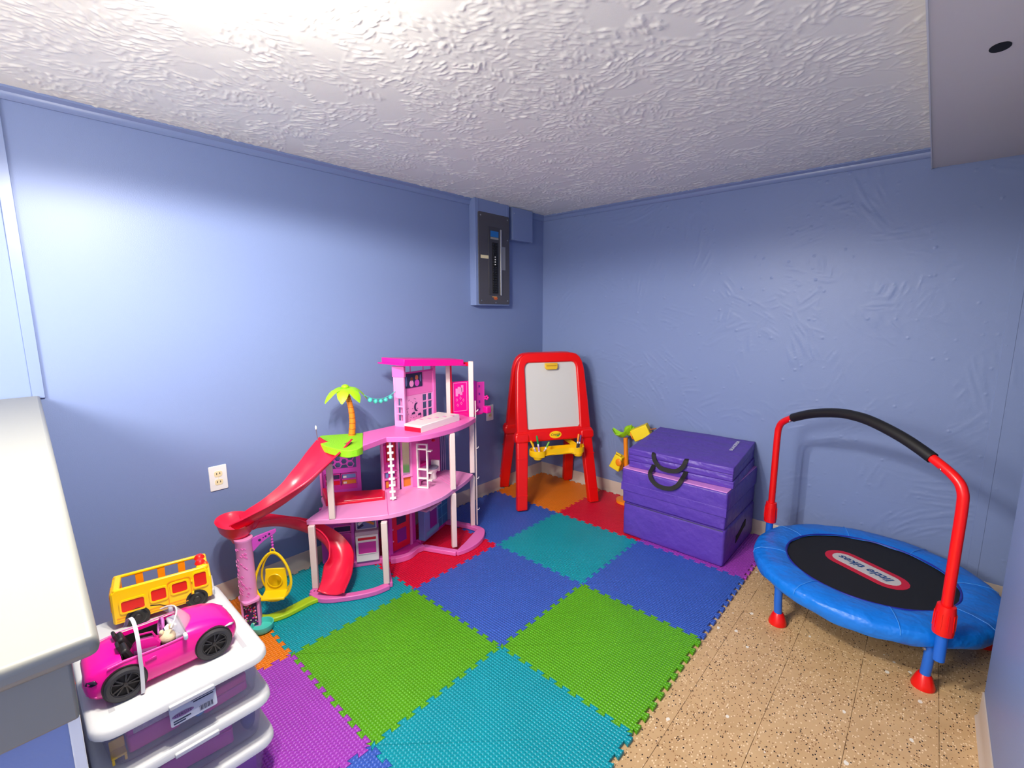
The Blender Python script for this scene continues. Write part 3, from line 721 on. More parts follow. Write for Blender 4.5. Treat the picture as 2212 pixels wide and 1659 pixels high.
# handlebar on two of the legs
aL, aR = math.radians(158), math.radians(-58)
PL = Vector((math.cos(aL), math.sin(aL), 0))*.478; PR = Vector((math.cos(aR), math.sin(aR), 0))*.478
for P_ in (PL, PR):
    M().tube([P_+Vector((0, 0, .155)), P_+Vector((0, 0, .30))], .0175, 14).obj('handle_socket', m_tblue, t)
    cl = M().lathe([(.021, .262), (.030, .262), (.031, .275), (.029, .35), (.026, .372), (.021, .374)], P_, 18).obj('clamp', m_red, t, recalc=True)
    for k_ in range(10):
        a = 2*pi*k_/10; dd = Vector((math.cos(a), math.sin(a), 0))
        M().bar(P_+dd*.0305+Vector((0, 0, .285)), P_+dd*.0295+Vector((0, 0, .345)), .004, .003, dd).obj('grip_rib', m_red, cl)
mid = (PL+PR)/2; hd = (PR-PL).normalized(); half = (PR-PL).length/2
def hb(s_, z): return mid+hd*(s_*half)+Vector((0, 0, z))
MIDZ = .965
ctrl = [hb(-1, .36), hb(-1.0, .56), hb(-1.0, .74), hb(-.985, .795), hb(-.93, .83), hb(-.78, .868), hb(-.5, .918), hb(-.2, .950), hb(0, .957), hb(.2, .950), hb(.5, .918), hb(.78, .868), hb(.93, .83), hb(.985, .795), hb(1.0, .74), hb(1.0, .56), hb(1.0, .36)]
sp = spline([tuple(p) for p in ctrl], 6)
ng = len(sp); i0, i1 = int(ng*.315), int(ng*.685)
M().tube(sp[:i0+2], .0165, 14).obj('handle_tube', m_red, t)
M().tube(sp[i1-2:], .0165, 14).obj('handle_tube', m_red, t)
M().tube(sp[i0:i1], .0215, 16).obj('foam_grip', mat('black_foam_grip', (20, 19, 19), .5), t, label='black foam grip')
for q in (i0-1, i1+1):
    M().sphere(Vector(sp[q])-Vector((0, .014, .012)), .006).obj('push_button', m_steel, t)

# ------------------------------------------------------------------ dollhouse (world coordinates)
dh = thing('dollhouse', 'three storey pink plastic dollhouse with red slides and yellow swing', 'dollhouse', (.33, -1.7, ZM))
m_pk = mat('doll_pink', (234, 110, 186), .38); m_pk2 = mat('doll_pale_pink', (240, 150, 206), .38)
m_mag = mat('doll_magenta', (214, 50, 160), .38); m_hot = mat('doll_hot_magenta', (242, 16, 150), .3)
m_pur = mat('doll_orchid', (206, 72, 186), .4); m_dred = mat('doll_red', (226, 10, 48), .32)
m_sl = mat('slide_red', (242, 34, 72), .28); m_postm = mat('doll_post', (232, 208, 204), .4)
m_dw = mat('doll_white', (238, 230, 226), .4); m_gr = mat('doll_grass', (138, 208, 20), .6, bump=(160, .5, .003))
m_lm = mat('doll_lime', (176, 208, 20), .45, bump=(60, .3, .003)); m_aq = mat('doll_aqua', (80, 208, 190), .35)
m_kb = mat('doll_blue', (110, 140, 196), .4); m_tl = mat('doll_teal', (30, 112, 160), .4)
m_dk = mat('doll_dark_print', (52, 36, 84), .5); m_viol = mat('doll_violet', (128, 22, 140), .4)
m_mirror = mat('doll_mirror', (196, 200, 212), .06, metal=.9)
m_orp = mat('doll_orange_print', (222, 130, 40), .5); m_yel = mat('swing_yellow', (246, 208, 10), .35)
m_toil = mat('toilet_grey', (126, 126, 150), .35)

OFF = Vector((0, 0, 0))
def O(mm, name, m, parent=None, **k):
    if OFF.length: mm.v = [p+OFF for p in mm.v]
    return mm.obj(name, m, parent or dh, world=True, **k)
class Wl:
    """upright panel frame from p0 to p1 (left to right seen from the front)"""
    def __init__(s, p0, p1, z0):
        s.o = Vector((p0[0], p0[1], z0)); d = Vector((p1[0]-p0[0], p1[1]-p0[1], 0)); s.L = d.length
        s.X = d.normalized(); s.Y = Vector((0, 0, 1)); s.N = s.X.cross(s.Y)
    def P(s, u, v, d=0): return s.o+s.X*u+s.Y*v+s.N*d
    def r(s, u0, u1, v0, v1, d0, d1, mm=None):
        mm = mm or M()
        return mm.obox(s.P((u0+u1)/2, (v0+v1)/2, (d0+d1)/2), s.X*(u1-u0)/2, s.Y*(v1-v0)/2, s.N*(d1-d0)/2)
    def plate(s, poly, d, t, mm=None): return (mm or M()).plate(poly, s.P(0, 0, d), s.X, s.Y, t)
    def frame(s, u0, u1, v0, v1, b, d0, d1):
        return M().ringplate([(u0, v0), (u1, v0), (u1, v1), (u0, v1)], [(u0+b, v0+b), (u1-b, v0+b), (u1-b, v1-b), (u0+b, v1-b)], s.P(0, 0, d0), s.X, s.Y, d1-d0)

F2, F3, RF = .395, .757, 1.105
UPPER = Vector((.040, -.026, 0))      # the top storey sits a little further out
# --- ground frame
G0, G1 = ZM, .040
def strip(pts, wd, z0, z1):
    """flat curved strip of given width(s) along a 2-D path"""
    n = len(pts); L_, R2 = [], []
    for i, p in enumerate(pts):
        a = Vector(pts[max(i-1, 0)][:2]); b = Vector(pts[min(i+1, n-1)][:2]); d = (b-a).normalized(); nn = Vector((-d.y, d.x))
        ww = wd[i] if isinstance(wd, list) else wd
        L_.append(tuple(Vector(p[:2])+nn*ww/2)); R2.append(tuple(Vector(p[:2])-nn*ww/2))
    mm = M()
    rings = [[Vector((*l, z0)), Vector((*r, z0)), Vector((*r, z1)), Vector((*l, z1))] for l, r in zip(L_, R2)]
    return mm.loft(rings)
O(strip(spline([(.300, -2.195), (.385, -2.175), (.460, -2.085), (.512, -1.985), (.523, -1.905)], 6), .036, G0, G1), 'base_bar', m_pk, bevel=.004, recalc=True)
O(strip([(.523, -1.900), (.285, -1.775)], .036, G0, G1), 'base_bar', m_pk, bevel=.003, recalc=True)
O(strip([(.185, -1.945), (.285, -1.780)], .034, G0, G1+.006), 'base_bar', m_pk, bevel=.003, recalc=True)
O(strip([(.300, -2.195), (.190, -1.95)], .030, G0, G1), 'base_bar', m_pk, bevel=.003, recalc=True)
O(M().prism([p[:2] for p in spline([(.262, -1.77), (.33, -1.755), (.352, -1.72), (.362, -1.665), (.345, -1.60), (.335, -1.555), (.262, -1.54)], 5)], G0, G1), 'porch', m_mag, bevel=.004)
O(strip(spline([(.325, -1.760), (.350, -1.715), (.360, -1.66), (.338, -1.595), (.345, -1.545)], 6), .030, G0, G1+.006), 'porch_rim', m_pk, bevel=.003, recalc=True)
O(strip([(.34, -1.545), (.43, -1.505), (.535, -1.455)], .036, G0, G1), 'base_bar', m_pk, bevel=.004, recalc=True)
cres = [p[:2] for p in spline([(.548, -1.462), (.562, -1.40), (.558, -1.32), (.528, -1.235), (.47, -1.165), (.425, -1.150)], 6)]+[(.418, -1.178), (.45, -1.25), (.50, -1.37), (.530, -1.455)]
O(M().prism(cres, G0, G1), 'patio_crescent', m_pk, bevel=.003)
O(strip([(.424, -1.165), (.335, -1.180), (.165, -1.240)], .034, G0, G1), 'base_bar', m_pk, bevel=.004, recalc=True)
O(strip([(.165, -1.240), (.275, -1.535)], .034, G0, G1+.004), 'base_bar', m_mag, bevel=.003, recalc=True)

# --- posts
def post(xy, z0, z1, w_=.030, d_=.026, ang=.6, m=None, name='post'):
    c, s_ = math.cos(ang), math.sin(ang)
    return O(M().obox((xy[0], xy[1], (z0+z1)/2), (c*w_/2, s_*w_/2, 0), (-s_*d_/2, c*d_/2, 0), (0, 0, (z1-z0)/2)), name, m or m_postm, bevel=.003)
post((.487, -1.432), G1, F2-.025, ang=1.1); post((.487, -1.432), F2, F3-.03, ang=1.1)
post((.362, -1.166), G1, F2-.025, ang=.9); post((.364, -1.166), F2, F3-.03, ang=.9); post((.364, -1.166), F3, RF+.0, ang=.9)
post((.511, -1.905), G1, F2-.025, ang=.9); post((.281, -2.166), G1, F2-.025, ang=.9)
post((.340, -2.086), F2, .678, ang=.9, d_=.018)

# --- second floor
fl2 = [(.259, -2.181), (.345, -2.092)]+[p[:2] for p in spline([(.42, -2.00), (.500, -1.879), (.534, -1.76), (.540, -1.65), (.525, -1.53), (.494, -1.441), (.445, -1.30), (.388, -1.182)], 5)]+[(.277, -1.204), (.190, -1.246), (.205, -1.40), (.272, -1.56), (.262, -1.64), (.215, -1.70), (.128, -1.800), (.012, -1.960), (.04, -2.00), (.13, -2.03), (.195, -2.075), (.225, -2.13)]
f2o = O(M().prism(fl2, F2-.025, F2), 'floor_plate', m_pk2, bevel=.003)
O(M().bar((.505, -1.876, F2+.0005), (.22, -1.703, F2+.0005), .002, .001), 'seam', m_mag, f2o)
pool = [(.030, -1.962), (.150, -2.028), (.200, -2.005), (.328, -1.782), (.222, -1.712)]
pl_ = O(M().prism(pool, F2, F2+.014), 'red_lounger', m_dred, bevel=.003, label='flat red raised panel on the second floor')
O(M().bar((.21, -1.955, F2+.0145), (.318, -1.79, F2+.0145), .003, .001), 'white_line', m_dw, pl_)
O(M().bar((.178, -2.028, F2+.02), (.06, -1.99, F2+.035), .02, .05), 'red_rail', m_sl, bevel=.004)
for q in range(4):
    O(M().bar((.235+.012*q, -1.36+.022*q, F2+.0008), (.42+.008*q, -1.30+.018*q-.10, F2+.0008), .0015, .0015), 'plank_groove', m_pk, f2o)
# third floor
OFF = UPPER
fl3 = [(.155, -1.788), (.388, -1.926), (.338, -1.760), (.385, -1.715)]+[p[:2] for p in spline([(.425, -1.685), (.452, -1.60), (.460, -1.50), (.447, -1.36), (.405, -1.23), (.356, -1.134)], 5)]+[(.29, -1.150), (.165, -1.125), (.150, -1.60)]
O(M().prism(fl3, F3-.030, F3), 'floor_plate', m_pk, bevel=.003)
O(M().prism([(.170, -1.797), (.408, -1.938)]+[p[:2] for p in spline([(.425, -1.975), (.410, -2.02), (.33, -2.045), (.20, -2.050), (.10, -2.02), (.056, -1.975)], 5)], F3-.036, F3+.001), 'grass_platform', m_gr, bevel=.003)

OFF = Vector((0, 0, 0))
# --- first slide (top platform to landing bowl)
def slide(path, widths, depths, name, m, n=12, flare=.35):
    pts = spline([tuple(p)+(w_, d_) for p, w_, d_ in zip(path, widths, depths)], 7)
    rings = []
    for i, q in enumerate(pts):
        p = Vector(q[:3]); a = Vector(pts[max(i-1, 0)][:3]); b = Vector(pts[min(i+1, len(pts)-1)][:3]); tg = (b-a).normalized()
        sd = tg.cross(Vector((0, 0, 1))).normalized(); u = sd.cross(tg)
        w_, d_ = q[3], q[4]; ring = []
        for k_ in range(n+1):
            t_ = -1+2*k_/n
            ring.append(p+sd*t_*w_/2+u*(abs(t_)**2.6)*d_)
        ring.insert(0, ring[0]-sd*.006-u*.004); ring.append(ring[-1]+sd*.006-u*.004)
        rings.append(ring)
    return O(M().loft(rings, False, False, False), name, m, solid=.0035, sharp=60)
s1 = slide([(.280, -2.005, .748), (.335, -2.10, .695), (.362, -2.18, .645), (.375, -2.265, .592), (.355, -2.36, .537), (.315, -2.44, .495), (.285, -2.48, .472)],
           [.175, .165, .150, .132, .115, .105, .10], [.040, .050, .052, .052, .05, .046, .042], 'upper_slide', m_sl)
# landing bowl
rings = []
bc = Vector((.262, -2.487, 0))
for rx, ry, z in ((.03, .03, .415), (.036, .036, .43), (.06, .05, .440), (.10, .072, .462), (.118, .082, .498), (.124, .088, .505), (.115, .079, .497), (.095, .066, .468), (.03, .03, .455)):
    rings.append([bc+Vector((math.cos(2*pi*k_/28)*rx*.9+.035*(1-min(1, rx/.1)), math.sin(2*pi*k_/28)*ry*.85, z)) for k_ in range(28)])
O(M().loft(rings), 'landing_bowl', m_sl, recalc=True, sharp=60)
s2 = slide([(.290, -2.44, .452), (.270, -2.40, .442), (.235, -2.31, .405), (.200, -2.21, .340), (.205, -2.13, .280), (.24, -2.07, .210), (.30, -2.05, .140), (.365, -2.09, .082), (.412, -2.15, .048)],
           [.09, .10, .115, .12, .125, .128, .13, .13, .125], [.04, .042, .046, .048, .05, .05, .046, .036, .022], 'lower_slide', m_sl)

# --- slide column, swing arm, planter
cc = Vector((.330, -2.482, 0))
O(M().lathe([(.034, .165), (.033, .30), (.033, .43), (.036, .435), (.036, .443), (.03, .443)], cc, 24), 'column', m_pk2, recalc=True, sharp=50)
rnd = random.Random(4); colr = [x for x in bpy.data.objects if x.name == 'column'][0]
for q in range(46):
    a = -.5+rnd.uniform(-.9, .9)-.6; z = rnd.uniform(.18, .42); dd = Vector((math.cos(a), math.sin(a), 0))
    O(M().bar(cc+dd*.0335+Vector((0, 0, z)), cc+Vector((math.cos(a+.25), math.sin(a+.25), 0))*.0335+Vector((0, 0, z-.008)), .003, .003), 'bark_ridge', m_pk, colr)
O(M().plate(rrect(-.045, .045, -.034, .034, .018), cc+Vector((.0, .0, .152)), (1, .0, 0), (0, 1, 0), .014), 'column_collar', m_pk2, bevel=.003)
pf = Wl((.318, -2.512), (.352, -2.448), ZM)
O(pf.r(0, pf.L, .004, .140, -.03, .012), 'planter_box', m_pk2, bevel=.003)
pbx = bpy.data.objects['planter_box']
O(pf.r(.010, pf.L-.010, .02, .128, .0125, .0135), 'planter_panel', m_dk, pbx)
cols = [m_dred, m_pk2, m_mag, mat('leaf_print', (90, 130, 50), .5), m_dw]
for q in range(60):
    u, v = rnd.uniform(.013, pf.L-.013), rnd.uniform(.024, .124); rr = rnd.uniform(.0025, .005)
    O(M().lathe([(rr, 0), (rr*.7, .0012), (0, .0015)], pf.P(u, v, .0135), 6, axis=pf.N), 'printed_flower', cols[q % 5], pbx)
am = Wl((.345, -2.455), (.352, -2.362), .385)
poly = [(0, .05), (.02, .055), (am.L+.006, .062), (am.L+.006, .048)]+[p[:2] for p in spline([(am.L-.005, .040), (.06, .030), (.03, .012), (0, -.012)], 4)]
arm = O(am.plate(poly, -.004, .008), 'swing_arm', m_pur, bevel=.0015)
for u, v, r_ in ((.03, .034, .006), (.045, .040, .003), (.055, .043, .004), (.07, .048, .0045)):
    O(M().lathe([(r_, 0), (r_, .001)], am.P(u, v, .0042), 8, axis=am.N), 'cutout', m_dk, arm)
sw = Vector((.349, -2.374, 0))
O(M().tube([sw+Vector((0, 0, .425)), sw+Vector((0, 0, .355))], .0035, 6), 'swing_chain', m_pur)
for q in range(5): O(M().sphere(sw+Vector((0, 0, .415-.014*q)), (.006, .006, .005), 8, 6), 'chain_link', m_pur, bpy.data.objects['swing_chain'])
face = Vector((.75, -.66, 0)).normalized(); sx_ = Vector((.66, .75, 0)).normalized()
swc = sw+Vector((.004, -.004, 0))
O(M().tube([swc+Vector((0, 0, .351))+sx_*.009*math.cos(2*pi*k_/14)+Vector((0, 0, .009*math.sin(2*pi*k_/14))) for k_ in range(14)], .003, 6, closed=True), 'swing_eyelet', m_yel)
def egg(w_, zt, zb, off):
    out = []
    for k_ in range(36):
        a = 2*pi*k_/36; z = (zt+zb)/2+(zt-zb)/2*math.cos(a); f = math.sin(a)*(1-.28*math.cos(a)); out.append(swc+sx_*(w_*f)+Vector((0, 0, z))+face*(off*(zt-z)/(zt-zb)))
    return out
O(M().tube(egg(.074, .342, .125, .03), .0055, 8, closed=True), 'swing_ring', m_yel)
O(M().tube([p for p in egg(.060, .338, .13, -.03)], .0045, 8, closed=True), 'swing_ring', m_yel)
seat = M()
back = [[swc+sx_*(u*.048*(1 if v < .8 else .92))+Vector((0, 0, .150+.105*v))+face*(-.022+.012*(1-v)+d) for u, d in ((-1, 0), (1, 0), (1, .008), (-1, .008))] for v in (0, .25, .5, .8, 1.0)]
seat.loft(back)
so = O(seat, 'swing_back', m_yel, bevel=.003, recalc=True)
st = M().loft([[swc+sx_*(u*.05)+face*dd+Vector((0, 0, zz+h_)) for u, h_ in ((-1, 0), (1, 0), (1, .012), (-1, .012))] for dd, zz in ((-.022, .148), (.02, .138), (.045, .133))])
O(st, 'swing_seat', m_yel, bevel=.004, recalc=True)
O(M().lathe([(.034, 0), (.032, .002), (.028, .002), (.028, 0)], swc+face*.0015+Vector((0, 0, .205)), 20, axis=face), 'cushion_ring', m_yel, so, recalc=True)
# green kerb and aqua bowl at the foot of the column
O(strip(spline([(.262, -2.450), (.325, -2.425), (.352, -2.36), (.350, -2.29), (.345, -2.235), (.350, -2.190)], 6), [.03+.02*min(1, i/10) for i in range(31)], ZM, .036), 'grass_kerb', m_lm, bevel=.005, recalc=True)
O(M().lathe([(0, .002), (.036, .002), (.044, .012), (.046, .034), (.042, .034), (.038, .014), (0, .012)], (.382, -2.455, ZM), 26), 'water_bowl', m_aq, recalc=True)

# --- ground floor rooms
kt = Wl((.125, -2.010), (.262, -1.790), ZM)
O(kt.r(-.04, kt.L, .03, F2-.03-ZM, -.012, 0), 'kitchen_wall', m_pur, bevel=.002)
kw = bpy.data.objects['kitchen_wall']
for (u0, u1, v0, v1, m_) in ((.055, .105, .255, .31, m_dk), (.0, .04, .26, .30, m_mag), (.03, .112, .205, .235, m_dk), (.03, .112, .115, .19, m_mag), (.03, .112, .06, .085, m_dk)):
    O(kt.r(u0, u1, v0, v1, .0, .003), 'shelf_recess', m_, kw)
    O(kt.frame(u0-.004, u1+.004, v0-.004, v1+.004, .004, .0, .007), 'shelf_frame', m_pk, kw)
for q, (u, v, m_) in enumerate(((.07, .27, m_yel), (.085, .275, m_orp), (.06, .125, m_dk), (.082, .14, m_pk2), (.095, .125, m_dw))):
    O(kt.r(u-.006, u+.006, v-.01, v+.012, .003, .006), 'printed_item', m_, kw)
O(kt.r(.117, .133, .03, .35, 0, .022), 'kitchen_pillar', m_pur, kw, bevel=.002)
stv = O(kt.r(.138, .257, .034, .185, .002, .045), 'stove', m_dw, bevel=.003)
O(kt.r(.150, .245, .082, .150, .045, .0465), 'oven_window', m_mag, stv)
O(kt.frame(.147, .248, .079, .153, .004, .045, .049), 'oven_frame', m_dw, stv)
O(kt.r(.150, .245, .160, .174, .045, .0465), 'control_panel', m_dred, stv)
O(kt.r(.136, .259, .185, .205, .0, .038), 'stove_top', mat('stove_pinkgrey', (206, 176, 188), .4), stv, bevel=.002)
pc = O(kt.r(.142, .250, .208, .33, .010, .018), 'picture_card', m_dw, bevel=.001)
O(kt.r(.147, .245, .214, .325, .018, .0188), 'picture_print', mat('print_greyviolet', (122, 128, 176), .5), pc)
for q, (u0, v0, u1, v1, m_) in enumerate(((.155, .24, .195, .275, m_dw), (.19, .262, .238, .235, m_orp), (.152, .222, .18, .238, m_dk), (.215, .285, .235, .31, m_yel), (.16, .28, .18, .315, m_viol))):
    O(M().bar(kt.P(u0, v0, .0192), kt.P(u1, v1, .0192), .014, .0008, kt.N), 'picture_patch', m_, pc)
dw = Wl((.283, -1.765), (.262, -1.540), ZM)
O(dw.r(0, dw.L, .02, F2-.03-ZM, -.012, 0), 'entry_wall', m_mag, bevel=.002)
dr = O(dw.plate(rrect(.045, .172, .035, .345, .008), 0, .010), 'door', m_dred, bevel=.002)
for v0, v1, m_ in ((.26, .31, mat('door_glass', (96, 92, 100), .2)), (.185, .235, m_dk), (.075, .155, m_viol)):
    O(dw.r(.078, .145, v0, v1, .010, .0108), 'door_pane', m_, dr)
O(dw.r(.022, .042, .02, .355, 0, .016), 'door_jamb', m_pur, bpy.data.objects['entry_wall'], bevel=.002)
O(dw.r(.176, .192, .02, .355, 0, .012), 'door_jamb', m_pk, bpy.data.objects['entry_wall'], bevel=.002)
for v in (.10, .17, .29): O(M().sphere(dw.P(.047, v, .012), .005, 8, 6), 'hinge', m_pk2, dr)
kb = Wl((.274, -1.530), (.165, -1.240), ZM)
cab = O(kb.r(0, .16, .03, .215, 0, .045), 'counter', m_kb, bevel=.003)
O(kb.plate([(p[0], p[1]) for p in rrect(.0, .175, -.004, .06, .012)], 0, .001), 'counter_edge', m_tl, cab) if False else None
O(M().prism([tuple(kb.P(u, 0, d)[:2]) for u, d in ((0, 0), (.0, .062), (.15, .075), (.185, .055), (.19, 0))], ZM+.215, ZM+.226), 'countertop', mat('counter_pink', (226, 176, 206), .35), bevel=.003)
O(M().lathe([(.016, 0), (.014, .002), (.0, .002)], kb.P(.085, .226, .035), 14), 'burner', m_dk, cab)
O(M().lathe([(.016, 0), (.014, .002), (.0, .002)], kb.P(.05, .226, .035), 14), 'sink', m_orp, cab)
O(kb.r(.060, .135, .085, .195, .045, .0475), 'oven_door', m_viol, cab)
O(kb.r(.058, .137, .198, .206, .045, .052), 'oven_handle', m_dw, cab)
cab2 = O(kb.r(.162, kb.L-.01, .03, .352, -.006, .03), 'tall_cabinet', m_tl, bevel=.003)
for v in (.09, .16, .235, .31):
    O(kb.r(.165, kb.L-.014, v-.0012, v+.0012, .030, .0312), 'cabinet_groove', mat('groove_blue', (96, 176, 206), .5) if v == .09 else bpy.data.materials['groove_blue'], cab2)
O(kb.r(.226, .229, .03, .352, .030, .0312), 'cabinet_groove', bpy.data.materials['groove_blue'], cab2)
O(kb.r(.02, .16, .05, .075, .045, .0462), 'cabinet_groove', bpy.data.materials['groove_blue'], cab)
eb = Wl((.165, -1.240), (.222, -1.205), ZM)
O(eb.r(0, eb.L, .03, F2-.03-ZM, -.006, .006), 'end_panel', mat('doll_lavender', (148, 146, 186), .4), bevel=.002)

# --- second floor rooms
lt = Wl((.012, -1.985), (.122, -1.800), F2)
lw = O(lt.frame(0, lt.L, 0, F3-.036-F2, .022, -.010, 0), 'lattice_frame', m_pur, recalc=True)
u0, u1 = .022, lt.L-.022
O(lt.r(u0, u1, .02, .045, -.009, -.001), 'shelf_band', m_mag, lw)
O(lt.r(u0, u1, .118, .145, -.009, -.001), 'shelf_band', m_pur, lw)
for r0, c0, m_ in ((0, 0, m_dred), (0, 1, m_orp), (1, 0, m_dk), (1, 1, m_kb)):
    ww = (u1-u0)/2
    cb = O(lt.r(u0+c0*ww+.006, u0+(c0+1)*ww-.006, .05+r0*.034, .076+r0*.034, -.009, -.006), 'cubby', m_, lw)
    O(lt.r(u0+c0*ww+.012, u0+c0*ww+.03, .053+r0*.034, .064+r0*.034, -.006, -.004), 'cubby_item', m_yel if c0 == 0 else m_dw, cb)
    O(lt.frame(u0+c0*ww+.002, u0+(c0+1)*ww-.002, .046+r0*.034, .080+r0*.034, .004, -.009, .001), 'cubby_frame', m_mag, lw)
# hexagon lattice: each ring its own piece
hr = .0215
for ri in range(5):
    for ci in range(6):
        hx = u0+.008+ci*hr*1.5*1.02; hy = .165+ri*hr*1.74+(hr*.87 if ci % 2 else 0)
        if hx > u1-.004 or hy > F3-.036-F2-.03: continue
        out = [(hx+hr*math.cos(pi/3*k_), hy+hr*math.sin(pi/3*k_)) for k_ in range(6)]
        inn = [(hx+hr*.74*math.cos(pi/3*k_), hy+hr*.74*math.sin(pi/3*k_)) for k_ in range(6)]
        cl_ = lambda p: (min(max(p[0], u0-.004), u1+.004), min(max(p[1], .143), F3-.036-F2-.012))
        O(M().ringplate([cl_(p) for p in out], [cl_(p) for p in inn], lt.P(0, 0, -.007), lt.X, lt.Y, .004), 'lattice_ring', m_pur, lw, recalc=True)
        O(M().plate([(hx+hr*.36*math.cos(pi/3*k_+.5), hy+hr*.36*math.sin(pi/3*k_+.5)) for k_ in range(6)], lt.P(0, 0, -.0095), lt.X, lt.Y, .002), 'lattice_core', m_pur, lw) if False else None
O(lt.r(0, .012, 0, F3-.036-F2, 0, .014), 'lattice_edge', m_pk, lw, bevel=.002)
# wardrobe and mirror
wa = Wl((.236, -1.735), (.262, -1.640), F2); H2 = F3-.03-F2
wo = O(wa.frame(0, wa.L, 0, H2, .012, -.02, .004), 'wardrobe', m_pk2, recalc=True, bevel=.001)
O(wa.r(.01, wa.L-.01, .01, H2-.01, -.018, -.014), 'wardrobe_back', m_mag, wo)
for v in (.075, .12): O(wa.r(.006, wa.L-.006, v-.004, v+.004, -.016, .006), 'wardrobe_shelf', m_pk, wo)
for q, (u, v0, v1, m_) in enumerate(((.022, .16, .27, m_hot), (.040, .17, .29, m_dred), (.058, .15, .28, m_mag), (.075, .18, .285, m_dred), (.03, .02, .06, m_orp), (.07, .02, .055, m_dw), (.03, .08, .11, m_kb), (.065, .085, .112, m_dk))):
    O(wa.r(u-.008, u+.008, v0, v1, -.014, -.006), 'printed_garment', m_, wo, bevel=.002)
mr = Wl((.268, -1.630), (.284, -1.566), F2)
mo = O(mr.frame(0, mr.L, 0, H2, .010, -.012, .004), 'mirror_frame', m_pk2, recalc=True, bevel=.001)
O(mr.r(.008, mr.L-.008, .075, H2-.006, -.010, -.006), 'mirror', m_mirror, mo)
O(mr.r(.008, mr.L-.008, .010, .075, -.010, -.006), 'shoe_shelf', m_orp, mo)
O(mr.r(.004, mr.L-.004, .070, .078, -.010, .012), 'mirror_ledge', m_pk2, mo)
pp = Wl((.284, -1.566), (.318, -1.535), F2)
O(pp.r(0, pp.L, 0, H2, -.012, .004), 'wall_pillar', m_pk, bevel=.002)
# ladder shelf
ld = Wl((.320, -1.556), (.378, -1.522), F2)
lo_ = O(ld.frame(0, ld.L, .002, .268, .008, -.008, .008), 'ladder_shelf', m_dw, recalc=True, bevel=.001)
for v in (.235, .115, .062): O(ld.r(.004, ld.L-.004, v-.004, v+.004, -.006, .008), 'rung', m_dw, lo_)
for v in (.095, .05, .225): O(ld.r(ld.L, ld.L+.022, v-.003, v+.003, -.02, .006), 'side_peg', m_dw, lo_)
# bathroom walls
bt = Wl((.262, -1.545), (.200, -1.290), F2)
O(bt.r(0, bt.L, 0, H2, -.010, 0), 'bathroom_wall', m_mag, bevel=.001)
bw = bpy.data.objects['bathroom_wall']
O(bt.r(.02, .10, .10, .12, 0, .03), 'vanity', m_hot, bw, bevel=.002)
O(bt.r(.03, .10, .01, .10, 0, .02), 'vanity_base', m_pk2, bw)
O(bt.r(.03, .06, .20, .26, 0, .003), 'bathroom_print', m_dk, bw); O(bt.r(.08, .12, .26, .29, 0, .003), 'bathroom_print', m_viol, bw)
O(M().tube([bt.P(.155, .31, .01), bt.P(.16, .24, .025)], .003, 6), 'shower_hose', m_dred, bw)
O(M().sphere(bt.P(.16, .235, .03), (.012, .012, .008), 10, 6), 'shower_head', m_dred, bw)
st_ = Wl((.200, -1.290), (.190, -1.235), F2)
sp_ = O(st_.r(0, st_.L, 0, H2, -.008, 0), 'striped_panel', mat('doll_navy', (72, 74, 122), .4), bevel=.001)
for q in range(3): O(st_.r(.006+q*.018, .011+q*.018, 0, H2, 0, .004), 'stripe', mat('doll_lilac', (176, 166, 206), .4) if q == 0 else bpy.data.materials['doll_lilac'], sp_)
# hanging chain of white bows
hc = Vector((.372, -1.758, 0))
bo = O(M().tube([hc+Vector((-.008, .0, F3-.03)), hc+Vector((-.003, 0, .55)), hc+Vector((0, 0, F2+.004))], .007, 8), 'bow_chain', m_dw)
for q in range(9):
    z = F2+.014+.036*q; a_ = .75+.1*(q % 2)
    O(M().bar(hc+Vector((-.016*math.sin(a_), -.018*math.cos(a_), z))+Vector((-.0009*q, 0, 0)), hc+Vector((.016*math.sin(a_), .018*math.cos(a_), z+.002))+Vector((-.0009*q, 0, 0)), .014, .012), 'bow', m_dw, bo, bevel=.003)
# rail with hooks beside the right rear post
rl = O(M().bar((.380, -1.146, G1), (.374, -1.143, F3+.10), .007, .007), 'side_rail', m_postm)
for z in (.14, .35, .55, .79):
    O(M().tube([(.381, -1.142, z), (.388, -1.134, z+.006), (.389, -1.133, z+.014)], .0025, 6), 'hook', m_dw, rl)

# --- third floor
OFF = UPPER
H3 = RF-F3
tw = Wl((.178, -1.600), (.240, -1.572), F3)
two = O(tw.frame(0, tw.L, 0, H3-.012, .014, -.014, .0), 'tower_side_wall', m_pk2, recalc=True, bevel=.001)
O(tw.r(.012, tw.L-.012, .165, H3-.02, -.012, -.001), 'upper_panel', m_pk2, two)
O(tw.r(.012, tw.L-.012, .012, .035, -.012, -.001), 'lower_panel', m_pk2, two)
for v in (.075, .118): O(tw.r(.012, tw.L-.012, v-.004, v+.004, -.012, -.002), 'window_bar', m_pk2, two)
O(tw.r(-.004, tw.L+.004, H3-.062, H3-.002, -.017, .003), 'tower_head', m_pk, two, bevel=.002)
tb = Wl((.196, -1.585), (.165, -1.292), F3); TW = tb.L
tbo = O(tb.r(.0, TW, .165, .300, -.010, 0), 'tower_back_wall', m_pk, bevel=.002)
O(tb.r(.055, .185, 0, .165, -.010, 0), 'moon_panel', m_pk2, tbo)
O(tb.r(0, .055, 0, .02, -.010, 0), 'sill', m_pk2, tbo); O(tb.r(.185, TW, 0, .02, -.010, 0), 'sill', m_pk2, tbo)
